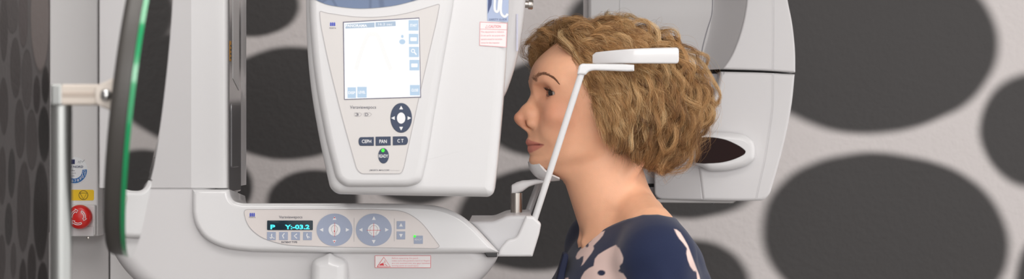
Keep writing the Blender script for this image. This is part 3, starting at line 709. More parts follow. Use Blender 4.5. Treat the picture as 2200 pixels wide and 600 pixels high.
b = B(); ln_ = [(1491.5, 297.5)] + cr([(1510, 295), (1530, 295.5), (1556, 300.5), (1582, 312), (1596, 322), (1598, 327.5), (1592, 334), (1570, 343.5), (1544, 349.5), (1510, 351.5)], 5, False) + [(1492, 350)]
b.slab(fx, ln_, 0.004, 0.0008, mat('smoked_brown_window', (34, 11, 9), 0.1, spec=0.12), d=0.0212, seg=3); b.build('laser_window', LP)
# overhead beam above the frame
b = B(); box(b, P(640, 0, 2.25).x, P(1700, 0, 2.8).x, 2.27, 2.98, P(0, -300, 2.3).z - 0.01, P(0, -300, 2.3).z + 0.10, WHITE_M); b.build('overhead_beam', SCN)

# ================================================================== patient mirror on its pole
MIR = thing('positioning_mirror', (P(131, 0, 1.6).x, 1.6, 0), 'round green-edged mirror seen edge-on upon a silver pole at the left', 'mirror')
YM = 1.6; km = YM / F
x0 = P(131, 0, YM).x
b = B(); b.lathe((x0, YM, 0.012), (0, 0, 1), [(23.5 * km, 0), (23.5 * km, P(0, 222, YM).z - 0.012)], ALU, 48); b.build('pole', MIR)
b = B(); b.lathe((x0, YM, 0), (0, 0, 1), [(0.13, 0), (0.13, 0.008), (0.12, 0.014), (0.02, 0.016)], ALU, 48); b.build('pole_base', MIR)
fm = Fr(160, 204, YM - 0.010)
BEI = mat('cream_plastic', (214, 203, 192), 0.4)
b = B(); b.slab(fm, rp([(108, 181), (222, 181), (222, 226), (108, 226)], 2), 0.02, 0.002, BEI)
b.slab(fm, rect(108, 180, 134, 228, 2), 0.021, 0.002, ALU, d=0.0005); b.slab(fm, rect(134, 198, 205, 208, 1), 0.001, 0.0004, mat('tan_plastic', (192, 178, 166), 0.5), d=0.0005)
b.build('mirror_arm', MIR)
b = B(); b.slab(fm, rp([(204, 186), (222, 178), (262, 160), (268, 250), (224, 232), (206, 224)], 8), 0.008, 0.002, mat('cream_bracket', (224, 214, 204), 0.4), d=0.004); b.build('mirror_bracket', MIR)
b = B(); b.lathe(fm.pt(231, 205, 0.004), fm.N, [(13 * km, 0), (14 * km, 3 * km), (12 * km, 9 * km), (7 * km, 13 * km), (0, 14 * km)], CHROME, 32); b.build('bracket_bolt', MIR)
MC = P(324, 205, 1.70)
tv = Vector((-0.0290, 0.287, 0)).normalized(); uv_ = Vector((0.118, 0, 0.99)); uv_ = (uv_ - tv * uv_.dot(tv)).normalized()
fmir = Ax(MC, tv, uv_)
RM = 0.1445
b = B(); MS = mat('mirror_silver', (232, 234, 233), 0.02, metal=1.0)
GE = mat('green_glass_edge', (18, 150, 92), 0.15, coat=0.5)
V = [fmir.w(RM * math.cos(t), RM * math.sin(t), 0.0) for t in np.linspace(0, 2 * math.pi, 128, endpoint=False)]
V2 = [fmir.w(RM * math.cos(t), RM * math.sin(t), -0.0042) for t in np.linspace(0, 2 * math.pi, 128, endpoint=False)]
b.rings([V2, V], GE, False, False)
b.face([b.bm.verts.new(p) for p in V], b.mi(MS), False)
b.face([b.bm.verts.new(p) for p in reversed(V2)], b.mi(DARKG), False)
b.build('mirror_glass', MIR)
b = B(); b.slab(fmir, ell(0, 0, RM - 0.001, RM - 0.001, 128), 0.015, 0.0006, mat('mirror_back_grey', (74, 71, 68), 0.45), d=-0.0044, rb=0.006); b.build('mirror_back', MIR)
# ================================================================== person: shapes are grown from distance fields (millimetres, u = forward, v = towards the left hand, w = up)
PSI = math.radians(11)
HO = P(1290, 225, 2.5)
AF = Vector((-math.cos(PSI), -math.sin(PSI), 0)); AL = Vector((math.sin(PSI), -math.cos(PSI), 0)); AZ = Vector((0, 0, 1))
RM3 = np.array([AF, AL, AZ], dtype=np.float64)          # rows: local axes in the world
HOn = np.array(HO)
def L2W(a): return HOn + (np.asarray(a, dtype=np.float64) / 1000.0) @ RM3
f32 = np.float32

def g_ell(U, V, W, c, r):
    x = (U - c[0]) / r[0]; y = (V - c[1]) / r[1]; z = (W - c[2]) / r[2]
    k = np.sqrt(x * x + y * y + z * z) + 1e-6
    g = np.sqrt((x / r[0]) ** 2 + (y / r[1]) ** 2 + (z / r[2]) ** 2) / k + 1e-6
    return ((k - 1) / g).astype(f32)
def g_cap(U, V, W, a, b, ra, rb):
    a = np.array(a, float); b = np.array(b, float); d = b - a; L = float(d @ d)
    t = np.clip(((U - a[0]) * d[0] + (V - a[1]) * d[1] + (W - a[2]) * d[2]) / L, 0, 1)
    return (np.sqrt((U - a[0] - t * d[0]) ** 2 + (V - a[1] - t * d[1]) ** 2 + (W - a[2] - t * d[2]) ** 2) - (ra + (rb - ra) * t)).astype(f32)
def g_chain(U, V, W, pts, rad, k=0):
    o = None
    for i in range(len(pts) - 1):
        d = g_cap(U, V, W, pts[i], pts[i + 1], rad[i], rad[i + 1]); o = d if o is None else (np.minimum(o, d) if k == 0 else smin(o, d, k))
    return o
def smin(a, b, k):
    h = np.maximum(k - np.abs(a - b), 0) / k
    return np.minimum(a, b) - h * h * k * 0.25
def smax(a, b, k): return -smin(-a, -b, k)
def interp(W, xs, ys):
    """smooth (monotone-ish) interpolation over ascending xs"""
    xs = np.array(xs, float); ys = np.array(ys, float); m = np.gradient(ys, xs)
    w_ = np.clip(W, xs[0], xs[-1]); i = np.clip(np.searchsorted(xs, w_) - 1, 0, len(xs) - 2)
    h = xs[i + 1] - xs[i]; t = (w_ - xs[i]) / h
    return ((2 * t ** 3 - 3 * t ** 2 + 1) * ys[i] + (t ** 3 - 2 * t ** 2 + t) * h * m[i] + (-2 * t ** 3 + 3 * t ** 2) * ys[i + 1] + (t ** 3 - t ** 2) * h * m[i + 1]).astype(f32)
def g_sec(U, V, W, uf, ub, hw, uc, n=2.2):
    """stack of rounded sections, front/back extents and half width given per height"""
    a = np.where(U > uc, uf - uc, uc - ub); x = np.abs(U - uc) / a; y = np.abs(V) / hw
    rho = (x ** n + y ** n) ** (1 / n) + 1e-5
    q = np.sqrt((x / a) ** 2 + (y / hw) ** 2) / np.sqrt(x * x + y * y + 1e-8) + 1e-6
    return ((rho - 1) / q).astype(f32)
def grid(lo, hi, h):
    ax = [np.arange(lo[i], hi[i] + h, h, dtype=f32) for i in range(3)]
    return ax[0][:, None, None], ax[1][None, :, None], ax[2][None, None, :], ax
def sl(ax, lo, hi): return tuple(slice(int(np.searchsorted(ax[i], lo[i])), int(np.searchsorted(ax[i], hi[i]))) for i in range(3))
def polygonise(D, lo, h):
    D = D.copy()
    for a in range(3):
        s_ = [slice(None)] * 3
        for e in (0, -1): s_[a] = e; D[tuple(s_)] = np.maximum(D[tuple(s_)], 0.5 * h)
    g = vdb.FloatGrid(float(4 * h)); g.copyFromArray(np.ascontiguousarray(np.clip(D, -4 * h, 4 * h)))
    p, q = g.convertToQuads(0.0)
    return p * h + np.array(lo), q
def sample(D, ax, pts):
    h = float(ax[0][1] - ax[0][0]); f = [(pts[:, i] - ax[i][0]) / h for i in range(3)]
    i0 = [np.clip(np.floor(x).astype(int), 0, D.shape[k] - 2) for k, x in enumerate(f)]; t = [np.clip(x - i, 0, 1) for x, i in zip(f, i0)]
    o = 0
    for a in (0, 1):
        for b_ in (0, 1):
            for c in (0, 1):
                o = o + D[i0[0] + a, i0[1] + b_, i0[2] + c] * (t[0] if a else 1 - t[0]) * (t[1] if b_ else 1 - t[1]) * (t[2] if c else 1 - t[2])
    return o
def mesh_np(name, P_, quads, mats, parent, mi=None, cols=None, smooth=True, tris=False):
    k = 3 if tris else 4
    me = bpy.data.meshes.new(name); me.vertices.add(len(P_)); me.vertices.foreach_set('co', P_.astype(f32).ravel())
    nq = len(quads); me.loops.add(nq * k); me.loops.foreach_set('vertex_index', quads.astype(np.int32).ravel())
    me.polygons.add(nq); me.polygons.foreach_set('loop_start', np.arange(0, nq * k, k, dtype=np.int32))
    try: me.polygons.foreach_set('loop_total', np.full(nq, k, dtype=np.int32))
    except Exception: pass
    if mi is not None: me.polygons.foreach_set('material_index', mi.astype(np.int32))
    me.polygons.foreach_set('use_smooth', np.full(nq, smooth, dtype=bool))
    for m in mats: me.materials.append(m)
    if cols is not None:
        a = me.color_attributes.new('tone', 'FLOAT_COLOR', 'POINT'); a.data.foreach_set('color', np.hstack([cols, np.ones((len(cols), 1))]).astype(f32).ravel())
    me.update(); me.validate()
    o = bpy.data.objects.new(name, me); C.objects.link(o); attach(o, parent); return o
def vcol_mat(name, rough=0.45, sss=0.0, spec=0.5, sheen=0.0, bump=0.0, bscale=400, noise=0.0):
    m = bpy.data.materials.new(name); m.use_nodes = True; nt = m.node_tree; p = nt.nodes['Principled BSDF']
    a = nt.nodes.new('ShaderNodeAttribute'); a.attribute_name = 'tone'
    src = a.outputs['Color']; tc = nt.nodes.new('ShaderNodeTexCoord')
    if noise:
        nz = nt.nodes.new('ShaderNodeTexNoise'); nz.inputs['Scale'].default_value = 120; nz.inputs['Detail'].default_value = 4; nt.links.new(tc.outputs['Object'], nz.inputs['Vector'])
        mr = nt.nodes.new('ShaderNodeMapRange'); mr.inputs['To Min'].default_value = 1 - noise; mr.inputs['To Max'].default_value = 1 + noise; nt.links.new(nz.outputs['Fac'], mr.inputs['Value'])
        hs = nt.nodes.new('ShaderNodeHueSaturation'); nt.links.new(src, hs.inputs['Color']); nt.links.new(mr.outputs[0], hs.inputs['Value']); src = hs.outputs['Color']
    nt.links.new(src, p.inputs['Base Color']); p.inputs['Roughness'].default_value = rough; p.inputs['Specular IOR Level'].default_value = spec
    p.inputs['Sheen Weight'].default_value = sheen
    if sss:
        p.inputs['Subsurface Weight'].default_value = sss; p.inputs['Subsurface Radius'].default_value = (1.0, 0.35, 0.2); p.inputs['Subsurface Scale'].default_value = 0.004
    if bump:
        n2 = nt.nodes.new('ShaderNodeTexNoise'); n2.inputs['Scale'].default_value = bscale; n2.inputs['Detail'].default_value = 2; nt.links.new(tc.outputs['Object'], n2.inputs['Vector'])
        bp = nt.nodes.new('ShaderNodeBump'); bp.inputs['Strength'].default_value = bump; bp.inputs['Distance'].default_value = 0.0006
        nt.links.new(n2.outputs['Fac'], bp.inputs['Height']); nt.links.new(bp.outputs['Normal'], p.inputs['Normal'])
    return m

PER = thing('person', (HO.x + 0.02, HO.y, 0), 'woman with wavy blond hair in navy flowered dress, chin on the white chin rest', 'person')

# ---------------------------------------------------------------- neck, torso and arms (shared by body and dress)
TW = [-1060, -800, -640, -520, -400, -300, -230, -205, -185, -168, -150, -138]
def torso(U, V, W):
    uf = interp(W[0, 0], TW, [112, 92, 66, 62, 80, 82, 50, 36, 22, 10, -4, -14])[None, None, :]
    ub = interp(W[0, 0], TW, [-165, -160, -132, -112, -126, -135, -131, -125, -117, -107, -95, -88])[None, None, :]
    hw = interp(W[0, 0], TW, [215, 195, 168, 128, 142, 158, 160, 152, 138, 112, 72, 50])[None, None, :]
    d = g_sec(U, V, W, uf, ub, hw, -38.0, 2.2)
    d = smax(d, W + 140, 10)
    for s_ in (-1, 1):
        sh = g_chain(U, V, W, [(-40, s_ * 30, -136), (-40, s_ * 100, -162), (-36, s_ * 150, -190)], [28, 33, 36])
        d = smin(d, sh, 26)
    return d
def upper_arms(U, V, W, r0=0):
    d = None
    for s_ in (-1, 1):
        a = g_chain(U, V, W, [(-36, s_ * 152, -194), (-44, s_ * 180, -320), (-40, s_ * 205, -470)], [37 + r0, 40 + r0, 36 + r0])
        d = a if d is None else np.minimum(d, a)
    return d
def neck(U, V, W):
    uc = (-9 + 0.33 * (W + 106)); d = g_sec(U, V, W, uc + 54, uc - 54, interp(W[0, 0], [-215, -150, -110, -70, -30], [50, 46, 43.5, 43, 43])[None, None, :], uc, 2.1)
    d = smax(d, -W - 215, 6); d = smax(d, W + 30, 10)
    for s_ in (-1, 1):      # neck muscles and the hollow between the collar bones
        d = smin(d, g_chain(U, V, W, [(-42, s_ * 40, -70), (-8, s_ * 34, -125), (22, s_ * 10, -178)], [9.5, 9, 6]), 8)
    return d

# ---------------------------------------------------------------- head
def head(U, V, W):
    d = g_ell(U, V, W, (-4, 0, 26), (92, 73, 73))
    wz = W[0, 0]; z = lambda xs, ys: interp(wz, xs, ys)[None, None, :]
    uf = z([-103, -97, -90, -82, -73, -66, -56, -45, -30, -12, 0, 14, 24, 32, 45, 58, 75], [46, 55, 67, 81, 91.0, 90.5, 91, 92, 91, 87, 86, 86.5, 89.5, 90.5, 89, 85, 74])
    hw = z([-103, -92, -80, -66, -50, -30, -10, 8, 25, 45, 75], [16, 23, 32, 45, 52, 59, 65, 67, 67, 68, 62])
    ub = z([-103, -92, -80, -66, -45, -20, 10, 75], [30, 14, -4, -22, -38, -50, -60, -62])
    uc = z([-103, -80, -50, 0, 75], [48, 36, 26, 14, 6])
    nn = z([-103, -75, -50, -25, 0, 75], [2.0, 1.85, 1.72, 1.85, 2.2, 2.25])
    f = g_sec(U, V, W, uf, ub, hw, uc, nn)
    bot = np.maximum(-100.0 + np.maximum(40 - U, 0) * 0.42, -100.0) + 0.0045 * V * V
    f = smax(f, (bot - W).astype(f32), 12); f = smax(f, W - 66, 30)
    return smin(d, f, 14)

EYE = {s_: np.array((64.0, s_ * 31.0, 14.5)) for s_ in (-1, 1)}
ER = 12.0
def features(U, V, W, d):
    aV = np.abs(V)
    # brow ridge, eye hollows, cheek bones
    d = smin(d, g_chain(U, aV, W, [(84, 0, 22), (83, 14, 28), (75, 34, 31), (62, 50, 27)], [5, 6, 6, 5]), 10)
    d = smax(d, -g_ell(U, aV, W, (88, 31, 15), (17, 15, 10)), 9)
    d = smax(d, -g_ell(U, aV, W, (92, 18, 14), (9, 6, 9)), 7)
    d = smin(d, g_ell(U, aV, W, (63, 38, -16), (19, 17, 15)), 14)
    d = smin(d, g_ell(U, aV, W, (66, 26, -36), (17, 14, 16)), 16)
    # nose
    nose = g_chain(U, aV, W, [(82, 0, 16), (88.4, 0, 4), (98, 0, -8), (106.9, 0, -17.8)], [6, 6.5, 7.2, 7.9], 4)
    nose = smin(nose, g_ell(U, aV, W, (92, 7.5, -14), (10, 6.5, 9)), 7)
    nose = smin(nose, g_ell(U, aV, W, (91.5, 11.4, -24.6), (9.0, 5.4, 6.4)), 5)
    nose = smin(nose, g_chain(U, aV, W, [(105, 0, -24), (99, 0, -31), (92, 0, -36)], [4.6, 3.8, 3.6]), 4)
    d = smin(d, nose, 7)
    d = smax(d, -g_chain(U, aV, W, [(105.5, 6.0, -26.6), (98.5, 8.4, -28.8)], [1.3, 1.9]), 1.6)
    # lips
    d = smin(d, g_ell(U, aV, W, (73, 0, -50), (21, 22, 19)), 12)
    d = smin(d, g_chain(U, aV, W, [(95.0, 0, -49.0), (93.8, 4, -48.2), (88.6, 14, -49.4), (78.0, 27, -50.6)], [4.2, 4.3, 3.4, 1.4]), 3.5)
    d = smin(d, g_chain(U, aV, W, [(91.6, 0, -58.4), (88.6, 9, -57.8), (77.5, 25, -52.6)], [5.2, 4.6, 1.6]), 3.5)
    d = smax(d, -g_chain(U, aV, W, [(101, 0, -53.6), (96, 10, -53.2), (87, 19, -52.4), (79.4, 27.5, -51.0)], [0.9, 0.9, 0.7, 0.2]), 2.5)
    d = smax(d, -g_ell(U, aV, W, (104, 0, -40), (6, 2.2, 6)), 4)
    d = smin(d, g_ell(U, aV, W, (77, 0, -75), (16.0, 13.5, 10)), 10)
    # lids: a shell around the eyeball with an almond opening
    for s_ in (-1, 1):
        c = EYE[s_]; x = U - c[0]; y = (V - c[1]) * s_; z_ = W - c[2]
        r = np.sqrt(x * x + y * y + z_ * z_) + 1e-6
        d = smin(d, np.where(x > -6, r - 13.7, 30).astype(f32), 5)
        az = np.degrees(np.arctan2(y, x)); el = np.degrees(np.arcsin(np.clip(z_ / r, -1, 1)))
        t = np.clip((az - 14) / 54, -1, 1); shp = np.sqrt(np.maximum(1 - t * t, 0))
        up = 14 * shp - 4 * t; lo = -17 * shp ** 1.1 - 4 * t
        cone = np.maximum(np.maximum(el - up, lo - el), (np.abs(az - 14) - 54) * 0.7) * (np.pi / 180) * 13
        d = smax(d, -np.maximum(np.maximum(cone, r - 18), 10.6 - r), 0.8)
        # upper lid crease
        ang = np.radians(np.linspace(-45, 68, 9)); pts = []
        for a in ang:
            tt = (math.degrees(a) - 14) / 56; e = math.radians(26 * math.sqrt(max(1 - tt * tt, 0)) + 4 - 4 * tt); rr = 14.6
            pts.append((c[0] + rr * math.cos(e) * math.cos(a), c[1] + s_ * rr * math.cos(e) * math.sin(a), c[2] + rr * math.sin(e)))
        d = smax(d, -g_chain(U, V, W, pts, [0.7] * 9), 2.0)
    return d.astype(f32)

H1 = 1.0
lo = (-175, -215, -232); hi = (125, 215, 104)
Ug, Vg, Wg, AX = grid(lo, hi, H1)
D = np.full((len(AX[0]), len(AX[1]), len(AX[2])), 9.0, dtype=f32)
sh_ = sl(AX, (-112, -92, -232), (124, 92, 104))
sub = lambda s_: (Ug[s_[0]], Vg[:, s_[1]], Wg[:, :, s_[2]])
hb = head(*sub(sh_)); nk = neck(*sub(sh_))
D[sh_] = smin(hb, nk, 7)
sf = sl(AX, (35, -72, -108), (124, 72, 62)); D[sf] = features(*sub(sf), D[sf])
st_ = sl(AX, (-175, -215, -232), (125, 215, -76))
tb = np.minimum(torso(*sub(st_)), upper_arms(*sub(st_)))
D[st_] = smin(D[st_], tb, 16)
BD, BAX = D, AX
pb, qb = polygonise(D, lo, H1)

# limbs under the dress and out of the picture: one coarse field
def limbs():
    l2 = (-190, -265, -1560); h2 = (260, 265, -222); h = 4.0
    U, V, W, ax = grid(l2, h2, h); o = np.full((len(ax[0]), len(ax[1]), len(ax[2])), 9.0, dtype=f32)
    s1 = sl(ax, (-190, -265, -700), (200, 265, -222)); g = lambda s_: (U[s_[0]], V[:, s_[1]], W[:, :, s_[2]])
    o[s1] = np.minimum(torso(*g(s1)), upper_arms(*g(s1)))
    for s_ in (-1, 1):
        fore = g_chain(U, V, W, [(-40, s_ * 205, -470), (0, s_ * 212, -600), (40, s_ * 208, -715)], [36, 32, 23]); o = smin(o, fore, 10)
        o = smin(o, g_chain(U, V, W, [(44, s_ * 207, -725), (66, s_ * 203, -800)], [24, 24]), 8)
        for q, (off, ln) in enumerate(((-26, 70), (-9, 82), (8, 76), (24, 58))):
            b0 = np.array((62 + off, s_ * 203, -805)); m_ = b0 + (8 + off * 0.2, -s_ * 6, -ln * 0.5); e = m_ + (-4, -s_ * 14, -ln * 0.45)
            o = smin(o, g_chain(U, V, W, [b0, m_, e], [9, 8.5, 7]), 3)
        o = smin(o, g_chain(U, V, W, [(64, s_ * 200, -745), (96, s_ * 190, -775), (104, s_ * 184, -810)], [11, 10, 8]), 5)
        o = smin(o, g_chain(U, V, W, [(-30, s_ * 85, -640), (-28, s_ * 80, -860), (-22, s_ * 76, -1040), (-34, s_ * 76, -1180), (-26, s_ * 76, -1440), (-26, s_ * 76, -1500)], [84, 70, 52, 54, 34, 36]), 10)
        o = smin(o, g_chain(U, V, W, [(-30, s_ * 76, -1512), (60, s_ * 78, -1522), (140, s_ * 82, -1530)], [30, 30, 18]), 20)
    return polygonise(np.maximum(o, -W - 1541), l2, h)
pl, ql = limbs()
PB = np.vstack([pb, pl]); QB = np.vstack([qb, ql + len(pb)])

# skin tones
def sm(x, a, b): t = np.clip((x - a) / (b - a), 0, 1); return t * t * (3 - 2 * t)
def lc(*rgb): return np.array(lin(*rgb)[:3])
u, v, w_ = PB[:, 0], PB[:, 1], PB[:, 2]; av = np.abs(v)
base = np.tile(lc(241, 184, 149), (len(PB), 1))
def blend(mask, col): 
    global base
    base = base * (1 - mask[:, None]) + lc(*col) * mask[:, None]
bl = lambda c, r: np.exp(-(((u - c[0]) / r[0]) ** 2 + ((av - c[1]) / r[1]) ** 2 + ((w_ - c[2]) / r[2]) ** 2))
blend(0.55 * bl((66, 44, -14), (30, 24, 22)), (222, 146, 118)); blend(0.5 * bl((108, 0, -20), (14, 18, 12)), (218, 138, 112))
blend(0.35 * bl((76, 30, 16), (16, 24, 16)), (206, 140, 116))
# lips: between upper and lower outlines, forward of the corner
t = np.clip(av / 29.5, 0, 1); upz = -46.3 + 1.8 * np.exp(-((av - 5) / 4) ** 2) - 6.0 * t ** 2.2; loz = -62.8 + 11.2 * t ** 2.0
lip = sm(w_, loz - 0.9, loz + 0.9) * (1 - sm(w_, upz - 0.9, upz + 0.9)) * sm(u, 71, 74) * (1 - sm(av, 28, 30.5))
blend(lip * 0.82, (206, 122, 112))
mo = lip * np.exp(-((w_ + 53.2 - 1.6 * t) / 0.9) ** 2); blend(mo * 0.7, (128, 60, 54))
for s_ in (-1, 1):      # lid margins and lash line
    c = EYE[s_]; x = u - c[0]; y = (v - c[1]) * s_; z_ = w_ - c[2]; r = np.sqrt(x * x + y * y + z_ * z_)
    az = np.degrees(np.arctan2(y, x)); el = np.degrees(np.arcsin(np.clip(z_ / np.maximum(r, 1e-3), -1, 1))); tt = np.clip((az - 14) / 54, -1, 1); shp = np.sqrt(np.maximum(1 - tt * tt, 0))
    near = (r < 16) & (x > -2) & (np.abs(az - 14) < 60)
    blend(near * 0.75 * np.exp(-((el - (14 * shp - 4 * tt)) / 5) ** 2), (96, 58, 46)); blend(near * 0.5 * np.exp(-((el - (-17 * shp ** 1.1 - 4 * tt)) / 4.5) ** 2), (172, 106, 92))
nos = np.exp(-(((u - 101.5) / 5) ** 2 + ((av - 7) / 2.4) ** 2 + ((w_ + 27.6) / 1.8) ** 2)); blend(np.clip(nos * 0.7, 0, 1), (120, 58, 46))
SKIN = vcol_mat('skin', 0.46, 0.2, 0.4, bump=0.25, bscale=900, noise=0.05)
BODY = mesh_np('body', L2W(PB), QB, [SKIN], PER, cols=base)

# eyes
EB1 = mat('eye_white', (214, 200, 190), 0.08, coat=0.8); EB2 = mat('iris_grey_brown', (40, 30, 24), 0.12, coat=0.4); EB3 = mat('pupil', (10, 9, 9), 0.05, coat=0.4)
for s_ in (-1, 1):
    c = EYE[s_]; b = B(); g_ = np.array((math.cos(math.radians(17)), s_ * math.sin(math.radians(17)), -0.02)); g_ /= np.linalg.norm(g_)
    ax_w = Vector(g_ @ RM3); o_ = Vector(L2W(c)); r = ER / 1000
    for m_, t0, t1 in ((EB3, 1, 14), (EB2, 14, 30), (EB1, 30, 178)):
        b.lathe(o_, ax_w, [((r + (0.0005 * math.cos(math.radians(a) * 2) if a < 40 else 0)) * math.sin(math.radians(a)), (r + (0.0006 if a < 30 else 0)) * math.cos(math.radians(a))) for a in np.linspace(t0, t1, 12)], m_, 40)
    b.build('eye', PER, angle=80)

# hairs laid as thin tapered tubes
def strands(paths, r0, r1, nside=3):
    """paths (n, k, 3) in mm -> vertices, quads"""
    n, k, _ = paths.shape; T = np.gradient(paths, axis=1); T /= np.linalg.norm(T, axis=2, keepdims=True) + 1e-9
    ref = np.zeros_like(T); ref[..., 1] = 1; ref[np.abs(T[..., 1]) > 0.9] = (1, 0, 0)
    X = np.cross(T, ref); X /= np.linalg.norm(X, axis=2, keepdims=True) + 1e-9; Y = np.cross(T, X)
    rad = (np.asarray(r0).reshape(-1, 1) * (1 - np.linspace(0, 1, k)[None] ** 2) + np.asarray(r1).reshape(-1, 1) * np.linspace(0, 1, k)[None] ** 2)[..., None]
    V = np.stack([paths + (X * math.cos(2 * math.pi * j / nside) + Y * math.sin(2 * math.pi * j / nside)) * rad for j in range(nside)], axis=2)
    idx = np.arange(n * k * nside).reshape(n, k, nside); Q = []
    for j in range(nside):
        Q.append(np.stack([idx[:, :-1, j], idx[:, :-1, (j + 1) % nside], idx[:, 1:, (j + 1) % nside], idx[:, 1:, j]], axis=-1).reshape(-1, 4))
    return V.reshape(-1, 3), np.vstack(Q)
rng = np.random.default_rng(11)
def onskin(u_, w0, s_):
    """v of the skin for given u, w seen from the side s_"""
    vs = np.arange(75, 2, -0.5); p = np.stack([np.full_like(vs, u_), vs * s_, np.full_like(vs, w0)], 1); dd = sample(BD, BAX, p)
    k = np.argmax(dd < 0); return vs[k] if dd[k] < 0 else 8.0
def px2uw(px, py, v_):
    x = (px - 1290) * 0.606 * (1 - v_ * 0.00039); return ((-x + v_ * math.sin(PSI)) / math.cos(PSI), (225 - py) * 0.606 * (1 - v_ * 0.00039))
BRW = mat('eyebrow_brown', (138, 98, 74), 0.6)
brow_px = cr([(1151, 178), (1150.5, 170), (1155, 163.5), (1164, 161), (1177, 165), (1187, 172), (1194, 180)], 8, False)
for s_ in (-1, 1):
    paths = []
    for i in range(330):
        t = rng.random() ** 0.9; k = t * (len(brow_px) - 1); i0 = min(int(k), len(brow_px) - 2)
        p = np.array(brow_px[i0]) * (1 - k + i0) + np.array(brow_px[i0 + 1]) * (k - i0); dr = np.array(brow_px[i0 + 1]) - np.array(brow_px[i0]); dr /= np.linalg.norm(dr)
        thick = 3.0 * (1 - t) ** 0.6 + 0.9; p = p + np.array((-dr[1], dr[0])) * np.clip(rng.normal(), -1.6, 1.6) * thick * 0.5
        ln = rng.uniform(6, 11) * (1 - 0.4 * t); dd = dr + np.array((dr[1], -dr[0])) * rng.uniform(0.0, 0.6) * (1 - t); path = []
        for q in np.linspace(0, 1, 5):
            pp = p + dd * ln * q; v_ = 30.0
            for _ in range(3): uu, ww = px2uw(pp[0], pp[1], v_); v_ = onskin(uu, ww, 1)
            path.append((uu, s_ * (v_ + 0.25 + 0.5 * q), ww))
        paths.append(path)
    V, Q = strands(np.array(paths), np.full(len(paths), 0.15), np.full(len(paths), 0.05)); mesh_np('eyebrow', L2W(V), Q, [BRW], PER)
LASH = mat('lash_dark', (44, 30, 26), 0.5)
for s_ in (-1, 1):
    c = EYE[s_]; paths = []
    for i in range(120):
        upp = i < 84; az = rng.uniform(-34, 62); tt = (az - 14) / 54; shp = math.sqrt(max(1 - tt * tt, 0)); e0 = (14 * shp - 4 * tt) if upp else (-17 * shp ** 1.1 - 4 * tt)
        a = math.radians(az); e = math.radians(e0); o_ = np.array((math.cos(e) * math.cos(a), math.cos(e) * math.sin(a), math.sin(e)))
        ln = rng.uniform(3, 6) if upp else rng.uniform(1.2, 2.2); path = []
        for q in np.linspace(0, 1, 6):
            p = o_ * (13.4 + ln * q) + np.array((0, 0.12 * ln * q, (-1.0 * q + 3.6 * q * q) if upp else (-0.8 * q)))
            path.append((c[0] + p[0], c[1] + s_ * p[1], c[2] + p[2]))
        paths.append(path)
    V, Q = strands(np.array(paths), np.full(len(paths), 0.11), np.full(len(paths), 0.03)); mesh_np('eyelashes', L2W(V), Q, [LASH], PER)
# ---------------------------------------------------------------- dress
def neckline(U, V):
    x = U - np.abs(V) * 0.194
    return np.interp(x, [-140, -100, -88, -67, -48, -30, 6, 27, 45, 80], [-155, -148, -143, -138.5, -139, -145, -165, -183, -198, -220]).astype(f32)
def dress_field(lo, hi, h):
    U, V, W, ax = grid(lo, hi, h)
    d = np.minimum(torso(U, V, W), 1e3) - 4.0
    if lo[2] > -420:
        arms = upper_arms(U, V, W, 3); d = smin(d, arms, 34)
        # folds and sleeve seams
        for s_ in (-1, 1):
            d = smax(d, -g_chain(U, V, W, [(-48, s_ * 132, -150), (-74, s_ * 142, -176), (-90, s_ * 136, -212), (-92, s_ * 134, -260)], [1.2] * 4), 5)
            d = smax(d, -g_chain(U, V, W, [(-48, s_ * 132, -150), (-20, s_ * 142, -180), (-8, s_ * 140, -215), (0, s_ * 138, -260)], [1.0] * 4), 5)
        d = d + (1.4 * np.sin(U * 0.09 + W * 0.13 + V * 0.02) * np.clip((-165 - W) / 60, 0, 1) + 0.9 * np.sin(U * 0.21 - W * 0.08) * np.clip((-185 - W) / 60, 0, 1)).astype(f32)
        d = smax(d, W - neckline(U, V)[...], 1.5)
    else:
        arms = upper_arms(U, V, W, 5); d = smin(d, np.maximum(arms, -430 - W), 14)
        d = d + (5 * np.sin(np.arctan2(V, U + 30) * 14) * np.clip((-620 - W) / 400, 0, 1)).astype(f32)
        d = np.maximum(d, -1020 - W)
    return polygonise(d.astype(f32), lo, h)
l1 = (-152, -240, -300); p1_, q1_ = dress_field(l1, (100, 240, -132), 1.5)
l3 = (-185, -262, -1030); p2_, q2_ = dress_field(l3, (140, 262, -296), 4.0)
PD = np.vstack([p1_, p2_]); QD = np.vstack([q1_, q2_ + len(p1_)])
def inpoly(px, py, poly):
    """signed distance (px) to a polygon, negative inside"""
    A = np.array(poly, float); Bp = np.roll(A, -1, 0); dmin = np.full(len(px), 1e9); ins = np.zeros(len(px), bool)
    for a, b_ in zip(A, Bp):
        e = b_ - a; wx, wy = px - a[0], py - a[1]; t = np.clip((wx * e[0] + wy * e[1]) / (e @ e + 1e-9), 0, 1)
        dmin = np.minimum(dmin, np.hypot(wx - t * e[0], wy - t * e[1]))
        cond = ((a[1] > py) != (b_[1] > py)); xi = a[0] + (py - a[1]) * e[0] / (e[1] if abs(e[1]) > 1e-9 else 1e-9); ins ^= cond & (px < xi)
    return np.where(ins, -dmin, dmin)
S = lambda pts: [(1180 + x / 2.5, 360 + y / 2.5) for x, y in pts]
